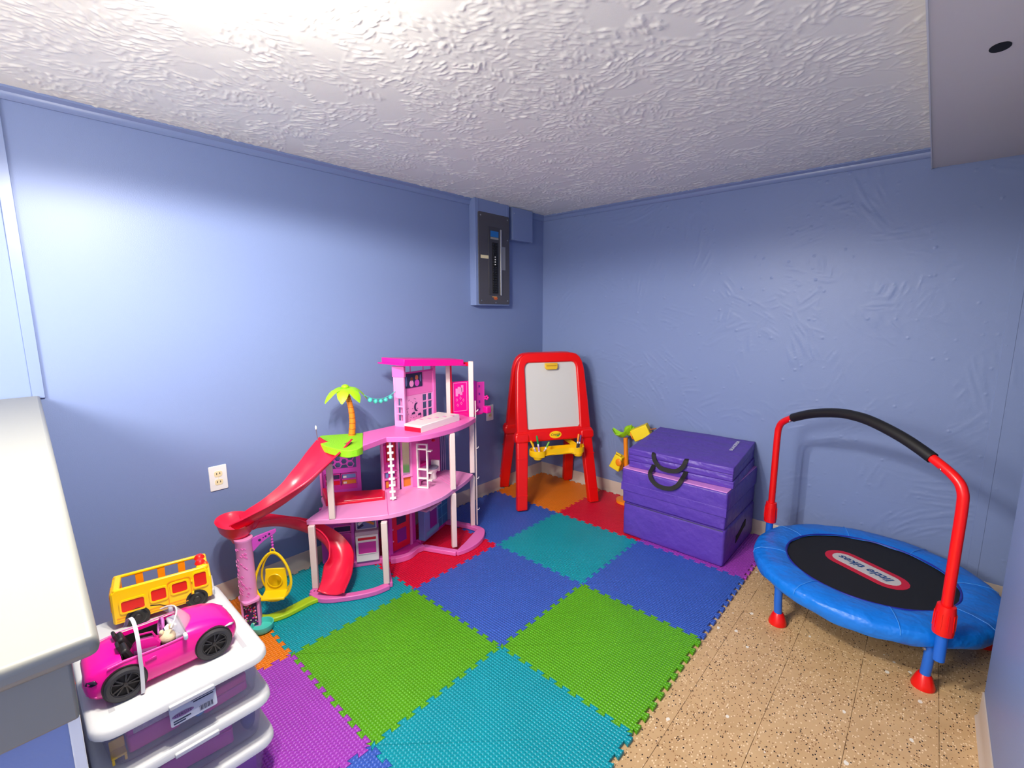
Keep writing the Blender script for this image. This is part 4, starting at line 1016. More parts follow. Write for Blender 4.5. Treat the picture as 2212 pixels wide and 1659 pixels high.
for ua in (.0, .185):
    ub = .055 if ua == 0 else TW-.022; nb = (ub-ua)
    for f_ in (0, .5, 1): O(tb.r(ua+nb*f_-.0045, ua+nb*f_+.0045, .02, .165, -.009, -.001), 'window_bar', m_pk2, tbo)
    for v in (.068, .116, .162): O(tb.r(ua, ub, v-.0035, v+.0035, -.008, -.002), 'window_bar', m_pk2, tbo)
O(tb.r(TW-.022, TW, 0, H3+.0, -.016, .006), 'tower_post', m_pk, bevel=.002)
tv = O(tb.r(.045, .185, .212, .296, 0, .005), 'television', m_dk, bevel=.001, label='small wall television with a colourful picture')
O(tb.r(.049, .181, .216, .292, .005, .0054), 'screen', mat('tv_night', (44, 40, 74), .3), tv)
def oval(u, v, a, b, d): return tb.plate([(u+a*math.cos(2*pi*k_/14), v+b*math.sin(2*pi*k_/14)) for k_ in range(14)], d, .0004)
for u, v, a, b, m_ in ((.060, .252, .007, .030, m_kb), (.100, .236, .016, .020, m_pk2), (.102, .262, .010, .013, mat('tv_brown', (120, 60, 44), .5)), (.142, .236, .018, .020, m_pur), (.140, .268, .012, .015, mat('tv_orange', (206, 120, 76), .5)), (.170, .262, .007, .022, mat('tv_slate', (100, 110, 160), .5))):
    O(oval(u, v, a, b, .0056), 'screen_patch', m_, tv)
cres2 = [(.135+.018*math.cos(a), .092+.026*math.sin(a)) for a in [pi*.35+i*pi*1.3/10 for i in range(11)]]+[(.143+.012*math.cos(a), .092+.020*math.sin(a)) for a in [pi*1.55-i*pi*1.1/8 for i in range(9)]]
O(tb.plate(cres2, .0002, .001), 'moon_cutout', m_dk, tbo)
for (u, v) in ((.11, .058), (.158, .045)):
    O(tb.plate([(u-.013, v-.006), (u+.012, v-.006), (u+.014, v+.002), (u+.006, v+.008), (u-.002, v+.005), (u-.01, v+.004)], .0002, .001), 'cloud_cutout', m_dk, tbo)
rnd = random.Random(9)
for q in range(26):
    O(M().lathe([(.0022, 0), (.0022, .0008)], tb.P(rnd.uniform(.062, .18), rnd.uniform(.02, .155), .0002), 6, axis=tb.N), 'star_cutout', m_dk, tbo)
for u_ in (.0, .10, .2): O(tb.r(u_, u_+.004, .300, H3, -.006, -.002), 'roof_strut', m_pk, tbo)
O(tb.r(0, TW, .296, .304, -.012, .004), 'cornice', m_mag, tbo)
# bed
bed = [(.298, -1.622), (.412, -1.592), (.345, -1.258), (.195, -1.300)]
bd = O(M().prism(bed, F3+.026, F3+.040), 'bed', m_dw, bevel=.004)
O(M().prism([(.405, -1.588), (.412, -1.592), (.345, -1.258), (.338, -1.262)], F3+.001, F3+.030), 'bed_front', m_dw, bd)
O(M().prism([(.298, -1.618), (.405, -1.588), (.398, -1.578), (.298, -1.608)], F3+.001, F3+.027), 'bed_end', m_dred, bd)
for q in range(6): O(M().prism([(.26+.015*q, -1.55+.045*q), (.285+.015*q, -1.545+.045*q), (.28+.015*q, -1.53+.045*q), (.258+.015*q, -1.535+.045*q)], F3+.0405, F3+.0412), 'printed_motif', m_pk2, bd)
# right hand frame with wardrobe
post((.165, -1.190), F3, RF-.005, ang=.9, w_=.026)
O(M().bar((.165, -1.190, RF-.018), (.322, -1.140, RF-.018), .022, .024), 'cross_beam', m_dred, bevel=.002)
O(M().bar((.170, -1.175, F3), (.170, -1.175, RF-.03), .012, .02, (1, 0, 0)), 'red_upright', m_sl, bevel=.002)
cw = Wl((.165, -1.155), (.205, -1.030), F3)
cwo = O(cw.r(0, cw.L, .0, .205, -.008, 0), 'closet_wall', m_hot, bevel=.002)
O(cw.frame(.005, cw.L-.03, .01, .198, .003, 0, .002), 'closet_border', m_pk2, cwo)
for u, v0, v1 in ((.03, .11, .16), (.06, .115, .165), (.045, .125, .17), (.068, .135, .18)): O(cw.r(u-.008, u+.008, v0, v1, 0, .0015), 'printed_shirt', m_pk2, cwo)
for u, v in ((.03, .085), (.055, .095), (.035, .05), (.06, .06), (.075, .08)): O(M().tube([cw.P(u-.006, v, .001), cw.P(u, v+.01, .001), cw.P(u+.006, v, .001), cw.P(u, v-.008, .001)], .0015, 5, closed=True), 'printed_heart', m_pk2, cwo)
cw2 = Wl((.205, -1.030), (.285, -1.055), F3)
O(cw2.r(0, cw2.L, 0, .21, -.008, 0), 'closet_back', m_viol, bevel=.002)
cw3 = Wl((.285, -1.055), (.305, -1.005), F3)
c3 = O(cw3.r(0, cw3.L, 0, .205, -.008, 0), 'closet_side', m_mag, bevel=.002)
for q in range(4): O(cw3.r(.012, .022, .02+q*.05, .035+q*.05, 0, .002), 'printed_motif', m_viol, c3)
for k_ in range(5):
    a = 2*pi*k_/5
    O(M().sphere(Vector((.312, -.995, F3+.10))+Vector((.008*math.cos(a), .006*math.cos(a), .010*math.sin(a))), .007, 8, 6), 'flower_petal', m_hot, c3)
O(M().box(.29, .335, -1.015, -.975, F3+.0, F3+.045), 'flower_box', m_hot, bevel=.006)
O(M().prism([(.16, -1.15), (.30, -1.14), (.30, -1.02), (.20, -1.03)], F3-.004, F3+.002), 'closet_floor', m_hot)
# roof
def rz(b): return lambda x, y: b+.034*(-(y+1.2))*.25/.1
roof = [(.110, -1.625), (.292, -1.600), (.318, -1.192), (.150, -1.160)]
def rzb(x, y): return 1.088+(-(y+1.18))*.075
def rzt(x, y): return 1.118+(-(y+1.18))*.075
O(M().prism(roof, rzb, rzt), 'roof', m_hot, bevel=.002, label='bright magenta flat roof')
O(M().prism([(.092, -1.640), (.30, -1.612), (.327, -1.182), (.140, -1.148)], lambda x, y: rzb(x, y)-.006, lambda x, y: rzb(x, y)+.002), 'roof_lip', m_hot, bevel=.001)
# palm tree
pb = Vector((.172, -1.864, F3))
tk = spline([(0, 0, 0), (.006, .004, .07), (.004, .002, .14), (-.006, -.008, .21), (-.012, -.016, .245)], 5)
pr = O(M().tube([pb+Vector(p) for p in tk], [.0175-.006*i/(len(tk)-1) for i in range(len(tk))], 12), 'palm_trunk', mat('palm_orange', (226, 130, 20), .5))
for q in range(1, len(tk)-1, 2):
    O(M().tube([pb+Vector(tk[q])+Vector((math.cos(2*pi*k_/12), math.sin(2*pi*k_/12), 0))*(.0180-.006*q/len(tk)) for k_ in range(12)], .0018, 5, closed=True), 'trunk_ring', mat('palm_ring', (190, 100, 14), .5) if q == 1 else bpy.data.materials['palm_ring'], pr)
top = pb+Vector((-.012, -.016, .250))
m_leaf = mat('palm_green', (158, 222, 20), .45)
for k_ in range(7):
    a = 2*pi*k_/7+.2; d = Vector((math.cos(a), math.sin(a), 0)); s_ = Vector((-d.y, d.x, 0)); rg = []
    Lf = .105+.012*math.sin(3*k_)
    for i in range(7):
        u_ = i/6; wd_ = .022*(.35+1.1*math.sin(pi*min(1, u_*.82+.1)))*(1 if i < 6 else .2); z = .016*math.sin(u_*pi*.9)-.062*u_**2.2
        c = top+d*(Lf*u_)+Vector((0, 0, z))
        rg.append([c-s_*wd_+Vector((0, 0, -.006)), c+Vector((0, 0, .003)), c+s_*wd_+Vector((0, 0, -.006)), c+Vector((0, 0, -.003))])
    O(M().loft(rg), 'palm_leaf', m_leaf, recalc=True)
O(M().sphere(top+Vector((0, 0, .012)), (.02, .02, .014), 10, 6), 'palm_heart', m_leaf)
# garland
g0, g1 = top+Vector((.085, .06, -.03)), tw.P(.012, .205, .004)
gp = []
for i in range(13):
    u_ = i/12; p = g0.lerp(g1, u_); p.z -= .045*4*u_*(1-u_)*.7; gp.append(p)
gl = O(M().tube(gp, .0022, 6), 'garland_cord', m_aq)
for i in (2, 4, 6, 8, 10): O(M().sphere(gp[i]+Vector((0, 0, -.013)), .0125, 12, 8), 'garland_ball', m_aq, gl)
# flag pole by the slide
fp = O(M().tube([(.19, -2.055, F3), (.186, -2.06, F3+.075)], .0025, 6), 'slide_pole', mat('pole_grey', (110, 100, 120), .4))
O(M().sphere((.186, -2.06, F3+.082), (.005, .005, .011), 8, 6), 'pole_tip', m_dw, fp)
O(M().tube([(.30, -1.935, F3+.002), (.31, -1.955, F3+.002), (.30, -1.975, F3+.002)], .0015, 5), 'printed_arrow', m_dk)

OFF = Vector((0, 0, 0))
# toilet on the second floor
TL = Matrix.Translation((.262, -1.395, F2+.0003)) @ Matrix.Rotation(.55, 4, 'Z')
tb_ = O(M().lathe([(0, 0), (.020, 0), (.021, .006), (.017, .03), (.026, .055), (.031, .066), (.028, .068), (0, .060)], (0, -.006, 0), 20, sy=1.25).xf(TL), 'toilet', m_dw, recalc=True, label='tiny white toilet with grey lid')
O(M().lathe([(0, .068), (.031, .068), (.032, .073), (.028, .077), (0, .079)], (0, -.006, 0), 20, sy=1.2).xf(TL), 'toilet_lid', m_toil, tb_, recalc=True)
O(M().box(-.028, .028, .028, .045, .035, .105).xf(TL), 'toilet_tank', m_dw, tb_, bevel=.004)

# ------------------------------------------------------------------ storage bins
def clear_plastic(name, tint=(240, 238, 244), a=.13):
    m = bpy.data.materials.new(name); m.use_nodes = True; nt = m.node_tree; N = nt.nodes; K = nt.links.new
    b = N['Principled BSDF']; b.inputs['Base Color'].default_value = lin(tint)+(1,); b.inputs['Roughness'].default_value = .22
    tr = N.new('ShaderNodeBsdfTransparent'); tr.inputs[0].default_value = (.96, .95, .98, 1); mx = N.new('ShaderNodeMixShader'); mx.inputs[0].default_value = a
    K(tr.outputs[0], mx.inputs[1]); K(b.outputs[0], mx.inputs[2]); K(mx.outputs[0], N['Material Output'].inputs['Surface'])
    return m
m_clear = clear_plastic('clear_bin_plastic')
BX, BY, BP = .842, -2.860, .1394
LX, LY = .264, .198
def rr_ring(hx, hy, r, z): return [Vector((x, y, z)) for x, y in rrect(-hx, hx, -hy, hy, r, 5)]
def make_bin(k_, lab):
    t = thing('storage_bin', lab, 'storage bin', (BX, BY, ZM+k_*BP), 0, 'stacked clear storage bins')
    rg = [rr_ring(.001, .001, .0003, .0), rr_ring(.222, .160, .03, .0), rr_ring(.228, .166, .035, .006), rr_ring(.246, .182, .04, .118), rr_ring(.256, .190, .042, .119), rr_ring(.256, .190, .042, .122),
          rr_ring(.244, .180, .04, .122), rr_ring(.226, .164, .034, .008), rr_ring(.001, .001, .0003, .006)]
    M().loft(rg, caps=False).obj('tub', m_clear, t, recalc=True, sharp=50)
    lr = [rr_ring(.001, .001, .0003, .1385), rr_ring(.232, .166, .035, .1385), rr_ring(.240, .174, .04, .1375), rr_ring(.250, .184, .045, .1375), rr_ring(.259, .193, .05, .135), rr_ring(LX, LY, .052, .129), rr_ring(LX+.001, LY+.001, .052, .114),
          rr_ring(LX-.002, LY-.002, .050, .114), rr_ring(LX-.004, LY-.004, .05, .126), rr_ring(.24, .174, .04, .128), rr_ring(.001, .001, .0003, .128)]
    ld_ = M().loft(lr, caps=False).obj('lid', m_lid, t, recalc=True, sharp=50)
    for sy in (-1, 1):
        M().box(.06, .20, sy*.150-.006, sy*.150+.006, .1380, .1388).obj('lid_groove', mat('lid_groove_grey', (186, 186, 188), .4) if 'lid_groove_grey' not in bpy.data.materials else bpy.data.materials['lid_groove_grey'], ld_)
    M().box(LX-.001, LX+.008, -.05, .05, .112, .124).obj('latch_tab', m_lid, ld_, bevel=.002)
    return t
b0 = make_bin(0, 'clear bin with white lid at the bottom of the stack, purple toys inside')
b1 = make_bin(1, 'clear bin with white lid in the middle of the stack, magenta bag inside')
b2 = make_bin(2, 'clear bin with white lid and paper label on top of the stack')
stk = M().plate(rrect(-.052, .052, -.028, .028, .004), (.2600, .002, .088), (0, 1, 0), (-.14, 0, 1), .0012).obj('paper_label', mat('label_paper', (206, 210, 220), .5), b2, label='white printed paper label')
lm = mat('label_ink', (40, 50, 78), .5); lpk = mat('label_violet', (150, 110, 160), .5)
def lab_p(u, v): return Vector((.2618, .002+u, .088))+Vector((-.14, 0, 1)).normalized()*v
M().plate([(.024*math.cos(2*pi*k_/18)-.024, .006*math.sin(2*pi*k_/18)-.004) for k_ in range(18)], lab_p(0, 0), (0, 1, 0), (-.14, 0, 1), .0003).obj('logo_oval', lpk, stk)
put_text(M(), 'STERILITE', .009, lab_p(-.024, -.004)+Vector((.0006, 0, 0)), (0, 1, 0), (-.14, 0, 1)).obj('logo_lettering', lm, stk)
for q in range(12):
    u = .012+q*.0026; M().plate([(u, -.022), (u+(.0016 if q % 3 else .0008), -.022), (u+(.0016 if q % 3 else .0008), -.009), (u, -.009)], lab_p(0, 0), (0, 1, 0), (-.14, 0, 1), .0003).obj('barcode_bar', lm, stk)
for v0, u0_, u1_ in ((.016, -.005, .05), (.010, .0, .046), (-.016, -.046, -.008), (-.022, -.046, -.02)):
    M().plate([(u0_, v0-.0016), (u1_, v0-.0016), (u1_, v0+.0016), (u0_, v0+.0016)], lab_p(0, 0), (0, 1, 0), (-.14, 0, 1), .0003).obj('print_line', lm, stk)
# things in the bins (z from each bin's floor)
def inbin(k_, name, lab, cat, build, x, y, z=.0085, rz_=0):
    t = thing(name, lab, cat, (BX+x, BY+y, ZM+k_*BP+z), rz_, 'toys inside the clear bins'); build(t); return t
def case(mc, mc2, l, w_, h_, strip=None):
    def f(t):
        M().plate(rrect(-l/2, l/2, -w_/2, w_/2, .008), (0, 0, 0), (1, 0, 0), (0, 1, 0), h_*.55).obj('case_base', mc, t, bevel=.004)
        M().plate(rrect(-l/2, l/2, -w_/2, w_/2, .008), (0, 0, h_*.57), (1, 0, 0), (0, 1, 0), h_*.43).obj('case_top', mc2, t, bevel=.004)
        if strip: M().box(l*-.38, l*.38, -w_/2-.0015, -w_/2, h_*.6, h_*.95).obj('printed_strip', strip, t)
    return f
m_mg2 = mat('toy_magenta', (216, 20, 160), .4); m_pk3 = mat('toy_pink', (232, 36, 140), .4); m_pu2 = mat('toy_purple', (140, 50, 170), .4)
m_tl2 = mat('toy_teal', (10, 150, 170), .4); m_nv = mat('toy_navy', (50, 62, 120), .6, noise=(30, .4)); m_tan = mat('toy_tan', (206, 176, 130), .5); m_ytoy = mat('toy_yellow', (250, 206, 60), .45); m_bl2 = mat('toy_blue', (30, 110, 170), .45)
inbin(2, 'toy_case', 'magenta toy case with printed strip inside the top bin at left', 'toy case', case(m_mg2, m_mg2, .11, .06, .085, mat('strip_print', (196, 170, 180), .5, noise=(120, .5))), .180, -.076, rz_=pi/2)
inbin(2, 'toy_case', 'bright pink toy case inside the top bin at right', 'toy case', case(m_mg2, m_pk3, .115, .07, .052), .176, .085, rz_=pi/2+.1)
def roll(t):
    M().tube([(0, -.05, .02), (0, .05, .02)], .019, 18).obj('roll_body', m_tl2, t, sharp=50)
    for sy in (-1, 1): M().tube([(0, sy*.05, .02), (0, sy*.053, .02)], .012, 14).obj('roll_core', m_bl2, t, sharp=50)
inbin(2, 'teal_roll', 'teal rolled toy mat lying over the pink case in the top bin', 'toy mat', roll, .180, .105, .0085+.0535)
def chair(t):
    M().box(-.015, .015, -.015, .015, .014, .020).obj('seat', m_ytoy, t, bevel=.002)
    M().box(-.015, .015, .011, .015, .020, .048).obj('backrest', m_ytoy, t, bevel=.0015)
    for sx in (-1, 1):
        for sy in (-1, 1): M().box(sx*.012-.0025, sx*.012+.0025, sy*.012-.0025, sy*.012+.0025, 0, .014).obj('leg', m_ytoy, t)
inbin(2, 'toy_chair', 'tiny yellow toy chair at the left end of the top bin', 'toy chair', chair, .205, -.150, rz_=pi/2)
def lump(mc, mc2, r):
    def f(t):
        M().sphere((0, 0, r[2]), r, 14, 10).obj('body', mc, t)
        M().sphere((r[0]*.5, -r[1]*.2, r[2]*1.5), (r[0]*.5, r[1]*.5, r[2]*.6), 12, 8).obj('head', mc2, t)
    return f
inbin(2, 'blue_toy', 'rounded blue toy in the left back of the top bin', 'toy', lump(m_bl2, m_bl2, (.03, .022, .035)), .12, -.14)
inbin(2, 'blue_ball', 'small sky blue toy near the middle front of the top bin', 'toy', lump(mat('toy_sky', (70, 150, 220), .4), bpy.data.materials['toy_sky'], (.010, .012, .009)), .205, .022)
inbin(1, 'toy_bag', 'magenta bag lying inside the middle bin', 'toy bag', case(m_mg2, m_mg2, .17, .10, .085), .155, .015, rz_=pi/2-.08)
inbin(1, 'toy_bag', 'purple bag beside the magenta bag in the middle bin', 'toy bag', case(m_pu2, m_pu2, .05, .09, .095), .10, .132, rz_=pi/2)
inbin(1, 'doll_clothes', 'crumpled navy doll clothes at the right of the middle bin', 'doll clothes', lump(m_nv, m_nv, (.020, .02, .045)), .195, .140)
inbin(1, 'toy_animal', 'tan toy animal at the left front of the middle bin', 'toy', lump(m_tan, m_tan, (.02, .05, .018)), .195, -.105)
inbin(1, 'blue_toy', 'blue toy beside the tan animal in the middle bin', 'toy', lump(m_bl2, m_bl2, (.03, .025, .036)), .12, -.14)
inbin(0, 'toy_case', 'large purple toy case filling the bottom bin', 'toy case', case(m_pu2, m_pu2, .30, .30, .10), .06, 0, rz_=pi/2)
LT = ZM+3*BP+.0004

# ------------------------------------------------------------------ pink toy convertible on the lid (local +x is forward)
car = thing('toy_convertible', 'hot pink toy convertible car parked on the top bin lid', 'toy car', (.946, -2.880, LT), pi/2-.01)
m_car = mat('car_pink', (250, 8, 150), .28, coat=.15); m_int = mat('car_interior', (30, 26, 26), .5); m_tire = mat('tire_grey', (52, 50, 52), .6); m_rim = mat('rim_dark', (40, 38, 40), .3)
def body_ring(x, w_, zb, zs, zt, cockpit=None):
    if cockpit is None: hp_ = [(0, zb), (w_*.86, zb), (w_*.98, zb+.010), (w_, (zb+zs)/2), (w_*.97, zs), (w_*.86, zs+(zt-zs)*.62), (w_*.5, zt-.0025), (0, zt)]
    else: hp_ = [(0, zb), (w_*.86, zb), (w_*.98, zb+.010), (w_, (zb+zs)/2), (w_*.97, zs), (w_*.90, zs+.006), (w_*.82, zs+.003 if cockpit == 'rim' else .034), (0, zs+.003 if cockpit == 'rim' else .030)]
    if cockpit: hp_[-1] = (0, .030)
    if cockpit: hp_[-2] = (w_*.82, .034)
    return [Vector((x, y, z)) for y, z in hp_]+[Vector((x, -y, z)) for y, z in hp_[-2:0:-1]]
ST = [(-.168, .050, .040, .066, .074), (-.163, .060, .030, .078, .090), (-.150, .067, .022, .088, .101), (-.125, .073, .017, .094, .108), (-.096, .0755, .015, .097, .112),
      (-.0955, .0755, .015, .097, 'c'), (-.05, .076, .014, .094, 'c'), (0, .076, .014, .092, 'c'), (.042, .0765, .014, .094, 'c'), (.0425, .0765, .014, .094, .114),
      (.07, .0765, .015, .092, .113), (.105, .075, .016, .086, .106), (.135, .071, .018, .077, .095), (.155, .062, .021, .066, .080), (.166, .045, .028, .055, .062)]
M().loft([body_ring(x, w_, zb, zs, 0 if zt == 'c' else zt, 'c' if zt == 'c' else None) for x, w_, zb, zs, zt in ST]).obj('body', m_car, car, recalc=True, sharp=50)
M().box(-.094, .041, -.060, .060, .0345, .036).obj('cabin_floor', m_int, car)
for sy in (-1, 1):
    M().box(-.094, .041, sy*.0605-.0008, sy*.0605+.0008, .036, .093).obj('cabin_side', m_int, car)
    for zc, x_ in ((.0, -.052),):
        st_o = M().box(x_-.022, x_+.026, sy*.030-.024, sy*.030+.024, .036, .056).obj('seat', m_int, car, bevel=.006)
        M().obox((x_-.026, sy*.030, .085), (.008, 0, .004), (0, .022, 0), (-.012, 0, .032)).obj('seat_back', m_int, st_o, bevel=.006)
        M().tube([(x_-.040, sy*.030-.014, .108), (x_-.046, sy*.030-.012, .126), (x_-.046, sy*.030+.012, .126), (x_-.040, sy*.030+.014, .108)], .004, 8).obj('head_rest', m_int, st_o)
M().box(-.0945, -.093, -.06, .06, .036, .108).obj('cabin_rear', m_int, car)
M().obox((.030, 0, .088), (.012, 0, 0), (0, .058, 0), (0, 0, .014)).obj('dashboard', mat('dash_grey', (206, 204, 210), .4), car, bevel=.004)
M().obox((.014, 0, .075), (.008, 0, .006), (0, .012, 0), (-.006, 0, .028)).obj('console', m_dw, car, bevel=.003)
M().obox((.0075, 0, .084), (.0008, 0, .0006), (0, .008, 0), (-.004, 0, .018)).obj('console_screen', m_dk, car)
sw_ = M().tube([Vector((.002, .032, .095))+Vector((.005*math.sin(2*pi*k_/20), .021*math.cos(2*pi*k_/20), .021*math.sin(2*pi*k_/20))) for k_ in range(20)], .004, 8, closed=True).obj('steering_wheel', mat('car_lilac', (216, 120, 200), .25, metal=.3), car)
M().bar((.004, .013, .095), (.004, .051, .095), .006, .004).obj('wheel_spoke', bpy.data.materials['car_lilac'], sw_); M().bar((.002, .032, .095), (.000, .032, .076), .006, .004, (0, 1, 0)).obj('wheel_spoke', bpy.data.materials['car_lilac'], sw_)
m_ws = clear_plastic('windscreen_plastic', (222, 228, 226), .25)
wr = []
for i in range(9):
    u_ = -1+i/4; y = .067*u_; xb = .068-.028*u_*u_; xt = .036-.026*u_*u_
    wr.append([Vector((xb, y, .110-.016*u_*u_)), Vector((xt, y*.9, .152-.020*u_*u_))])
wsd = M().loft(wr, False, False, False).obj('windscreen', m_ws, car, solid=.002, sharp=60)
M().tube([r[1] for r in wr], .002, 6).obj('screen_frame', m_dw, wsd)
for sy in (-1, 1):
    mi = M().obox((.036, sy*.084, .106), (.005, 0, 0), (0, .010, 0), (0, 0, .008)).obj('wing_mirror', mat('mirror_case', (206, 216, 220), .2), car, bevel=.004) if sy < 0 else M().obox((.036, sy*.084, .106), (.005, 0, 0), (0, .010, 0), (0, 0, .008)).obj('wing_mirror', bpy.data.materials['mirror_case'], car, bevel=.004)
    # head and tail lights
    M().add([(.150, sy*.066, .070), (.128, sy*.0735, .0775), (.146, sy*.0655, .078), (.160, sy*.054, .068)], [(0, 1, 2, 3)] if sy > 0 else [(3, 2, 1, 0)]).obj('headlight', m_white, car, solid=.003)
    M().add([(-.156, sy*.0655, .066), (-.146, sy*.070, .070), (-.150, sy*.068, .080), (-.164, sy*.056, .077), (-.167, sy*.052, .068)], [(0, 1, 2, 3, 4)] if sy < 0 else [(4, 3, 2, 1, 0)]).obj('tail_light', mat('tail_dark', (44, 30, 50), .2) if sy < 0 else bpy.data.materials['tail_dark'], car, solid=.003)
    M().bar((-.052, sy*.0765, .078), (-.028, sy*.0765, .081), .003, .005).obj('door_handle', m_car, car, bevel=.001)
    M().tube([(-.125, sy*.0735, .100), (-.09, sy*.0745, .1035), (-.02, sy*.074, .100), (.042, sy*.0745, .1005)], .0014, 6).obj('belt_highlight', mat('belt_pink', (255, 110, 190), .25) if sy < 0 else bpy.data.materials['belt_pink'], car)
    for x_ in (-.096, .100):
        # dark wheel arch, then tyre and rim
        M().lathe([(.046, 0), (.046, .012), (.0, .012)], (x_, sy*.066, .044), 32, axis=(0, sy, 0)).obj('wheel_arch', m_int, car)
        tyre = M().lathe([(.030, -.004), (.038, -.004), (.0425, .002), (.043, .008), (.0425, .016), (.038, .0195), (.031, .0185), (.029, .012)], (x_, sy*.066, .0432), 36, axis=(0, sy, 0)).obj('wheel', m_tire, car, recalc=True)
        M().lathe([(0, .006), (.030, .006), (.030, .0085), (0, .0085)], (x_, sy*.066, .0432), 28, axis=(0, sy, 0)).obj('rim', m_dark, tyre)
        for k_ in range(10):
            a = 2*pi*k_/10+(.12 if k_ % 2 else -.12)+.3; d = Vector((math.cos(a), 0, math.sin(a)))
            M().bar(Vector((x_, sy*(.066+.0125), .0432))+d*.005, Vector((x_, sy*(.066+.0145), .0432))+d*.0295, .0032, .003, (0, 1, 0)).obj('rim_spoke', m_rim, tyre)
        M().tube([Vector((x_+.0295*math.cos(2*pi*k_/28), sy*(.066+.0155), .0432+.0295*math.sin(2*pi*k_/28))) for k_ in range(28)], .0018, 6, closed=True).obj('rim_edge', m_rim, tyre)
        M().lathe([(.006, .010), (.005, .0165), (0, .017)], (x_, sy*.066, .0432), 12, axis=(0, sy, 0)).obj('hub_cap', m_rim, tyre)
M().tube([(-.150, -.066, .033), (-.166, -.045, .036), (-.170, 0, .037), (-.166, .045, .036), (-.150, .066, .033)], .0022, 6).obj('rear_bumper_line', bpy.data.materials['belt_pink'], car)
# wiper
M().tube([(.03, .065, .128), (.010, .058, .146), (-.012, .05, .158)], .0015, 6).obj('aerial', m_black, car)

CW = WM[car.name]
# things lying in and over the car
t = thing('toy_handbag', 'faceted magenta toy handbag on the driver seat of the pink car', 'toy handbag', CW @ Vector((-.040, -.034, .0585)), 1.2)
BS = Matrix.Scale(1.0, 4)
M().loft([[Vector((a*.020, b*.012, 0)) for a, b in ((-1, -1), (1, -1), (1, 1), (-1, 1))], [Vector((a*.030, b*.017, .022)) for a, b in ((-1, -1), (1, -1), (1, 1), (-1, 1))], [Vector((a*.032, b*.015, .044)) for a, b in ((-1, -1), (1, -1), (1, 1), (-1, 1))], [Vector((a*.018, b*.006, .058)) for a, b in ((-1, -1), (1, -1), (1, 1), (-1, 1))]]).xf(BS).obj('bag_body', mat('bag_magenta', (206, 20, 130), .18), t, recalc=True)
M().loft([[Vector((-.026, -.0165, .020)), Vector((.026, -.0165, .020)), Vector((.024, -.0172, .040)), Vector((-.024, -.0172, .040))], [Vector((-.016, -.019, .026)), Vector((.016, -.019, .026)), Vector((.014, -.019, .036)), Vector((-.014, -.019, .036))]]).xf(BS).obj('bag_flap', mat('bag_lilac', (226, 120, 196), .15, metal=.4), t, recalc=True)
M().tube([(-.02, 0, .056), (-.014, 0, .072), (.014, 0, .072), (.02, 0, .056)], .003, 8).xf(BS).obj('bag_handle', bpy.data.materials['bag_magenta'], t)
t = thing('plush_toy', 'small cream plush animal lying on the front seat of the pink car', 'plush toy', CW @ Vector((.004, -.036, .0365)), .5)
m_cr = mat('plush_cream', (226, 206, 166), .9, bump=(200, .5, .002))
M().sphere((0, 0, .030), (.024, .020, .030), 16, 12).obj('plush_body', m_cr, t)
M().sphere((.006, -.004, .064), (.021, .018, .018), 16, 12).obj('plush_head', m_cr, t)
for sy in (-1, 1): M().sphere((.0, sy*.014, .082), (.006, .006, .008), 10, 8).obj('plush_ear', m_cr, t)
# band looped over the car
t = thing('plastic_band', 'white flexible plastic band looped over the pink car beside its rear wheel', 'plastic band', CW @ Vector((-.062, 0, 0)), WM[car.name].to_euler().z)
bp_ = spline([(-.004, -.0895, .004), (-.002, -.0885, .03), (.000, -.0845, .07), (.000, -.0835, .095), (.001, -.080, .120), (.002, -.066, .150), (.002, -.035, .172), (.0, .0, .170), (-.004, .024, .156), (-.010, .040, .130)], 5)
rg = []
for i, p in enumerate(bp_):
    p = Vector(p); a = Vector(bp_[max(i-1, 0)]); b = Vector(bp_[min(i+1, len(bp_)-1)]); tg = (b-a).normalized(); s2 = Vector((1, 0, 0)); n = tg.cross(s2).normalized()
    rg.append([p+s2*.0042+n*.0008, p-s2*.0042+n*.0008, p-s2*.0042-n*.0008, p+s2*.0042-n*.0008])
M().loft(rg).obj('band', mat('band_grey', (206, 206, 208), .4), t, recalc=True)

# ------------------------------------------------------------------ yellow toy bus (local +x is forward, right side faces the viewer)
bang = math.radians(79)
bus = thing('toy_bus', 'open topped yellow toy school bus with red windows behind the pink car', 'toy bus', (.640, -2.818, LT), bang)
m_bus = mat('bus_yellow', (255, 200, 2), .3); m_bo = mat('bus_orange', (246, 150, 14), .35); m_br = mat('bus_red', (220, 24, 10), .35); m_bg = mat('bus_grey', (190, 190, 196), .35)
BL, BW, BH = .126, .050, .128
def side_wall(sy, zt):
    pl2 = [(-BL, .018), (BL, .018), (BL+.002, zt*.55), (BL-.004, zt-.012), (BL-.014, zt), (-BL+.010, zt), (-BL, zt-.010)]
    return M().plate(pl2, (0, sy*BW+(.004 if sy > 0 else 0), 0), (1, 0, 0), (0, 0, 1), .004)
nw = side_wall(-1, BH).obj('side_wall', m_bus, bus, bevel=.003)
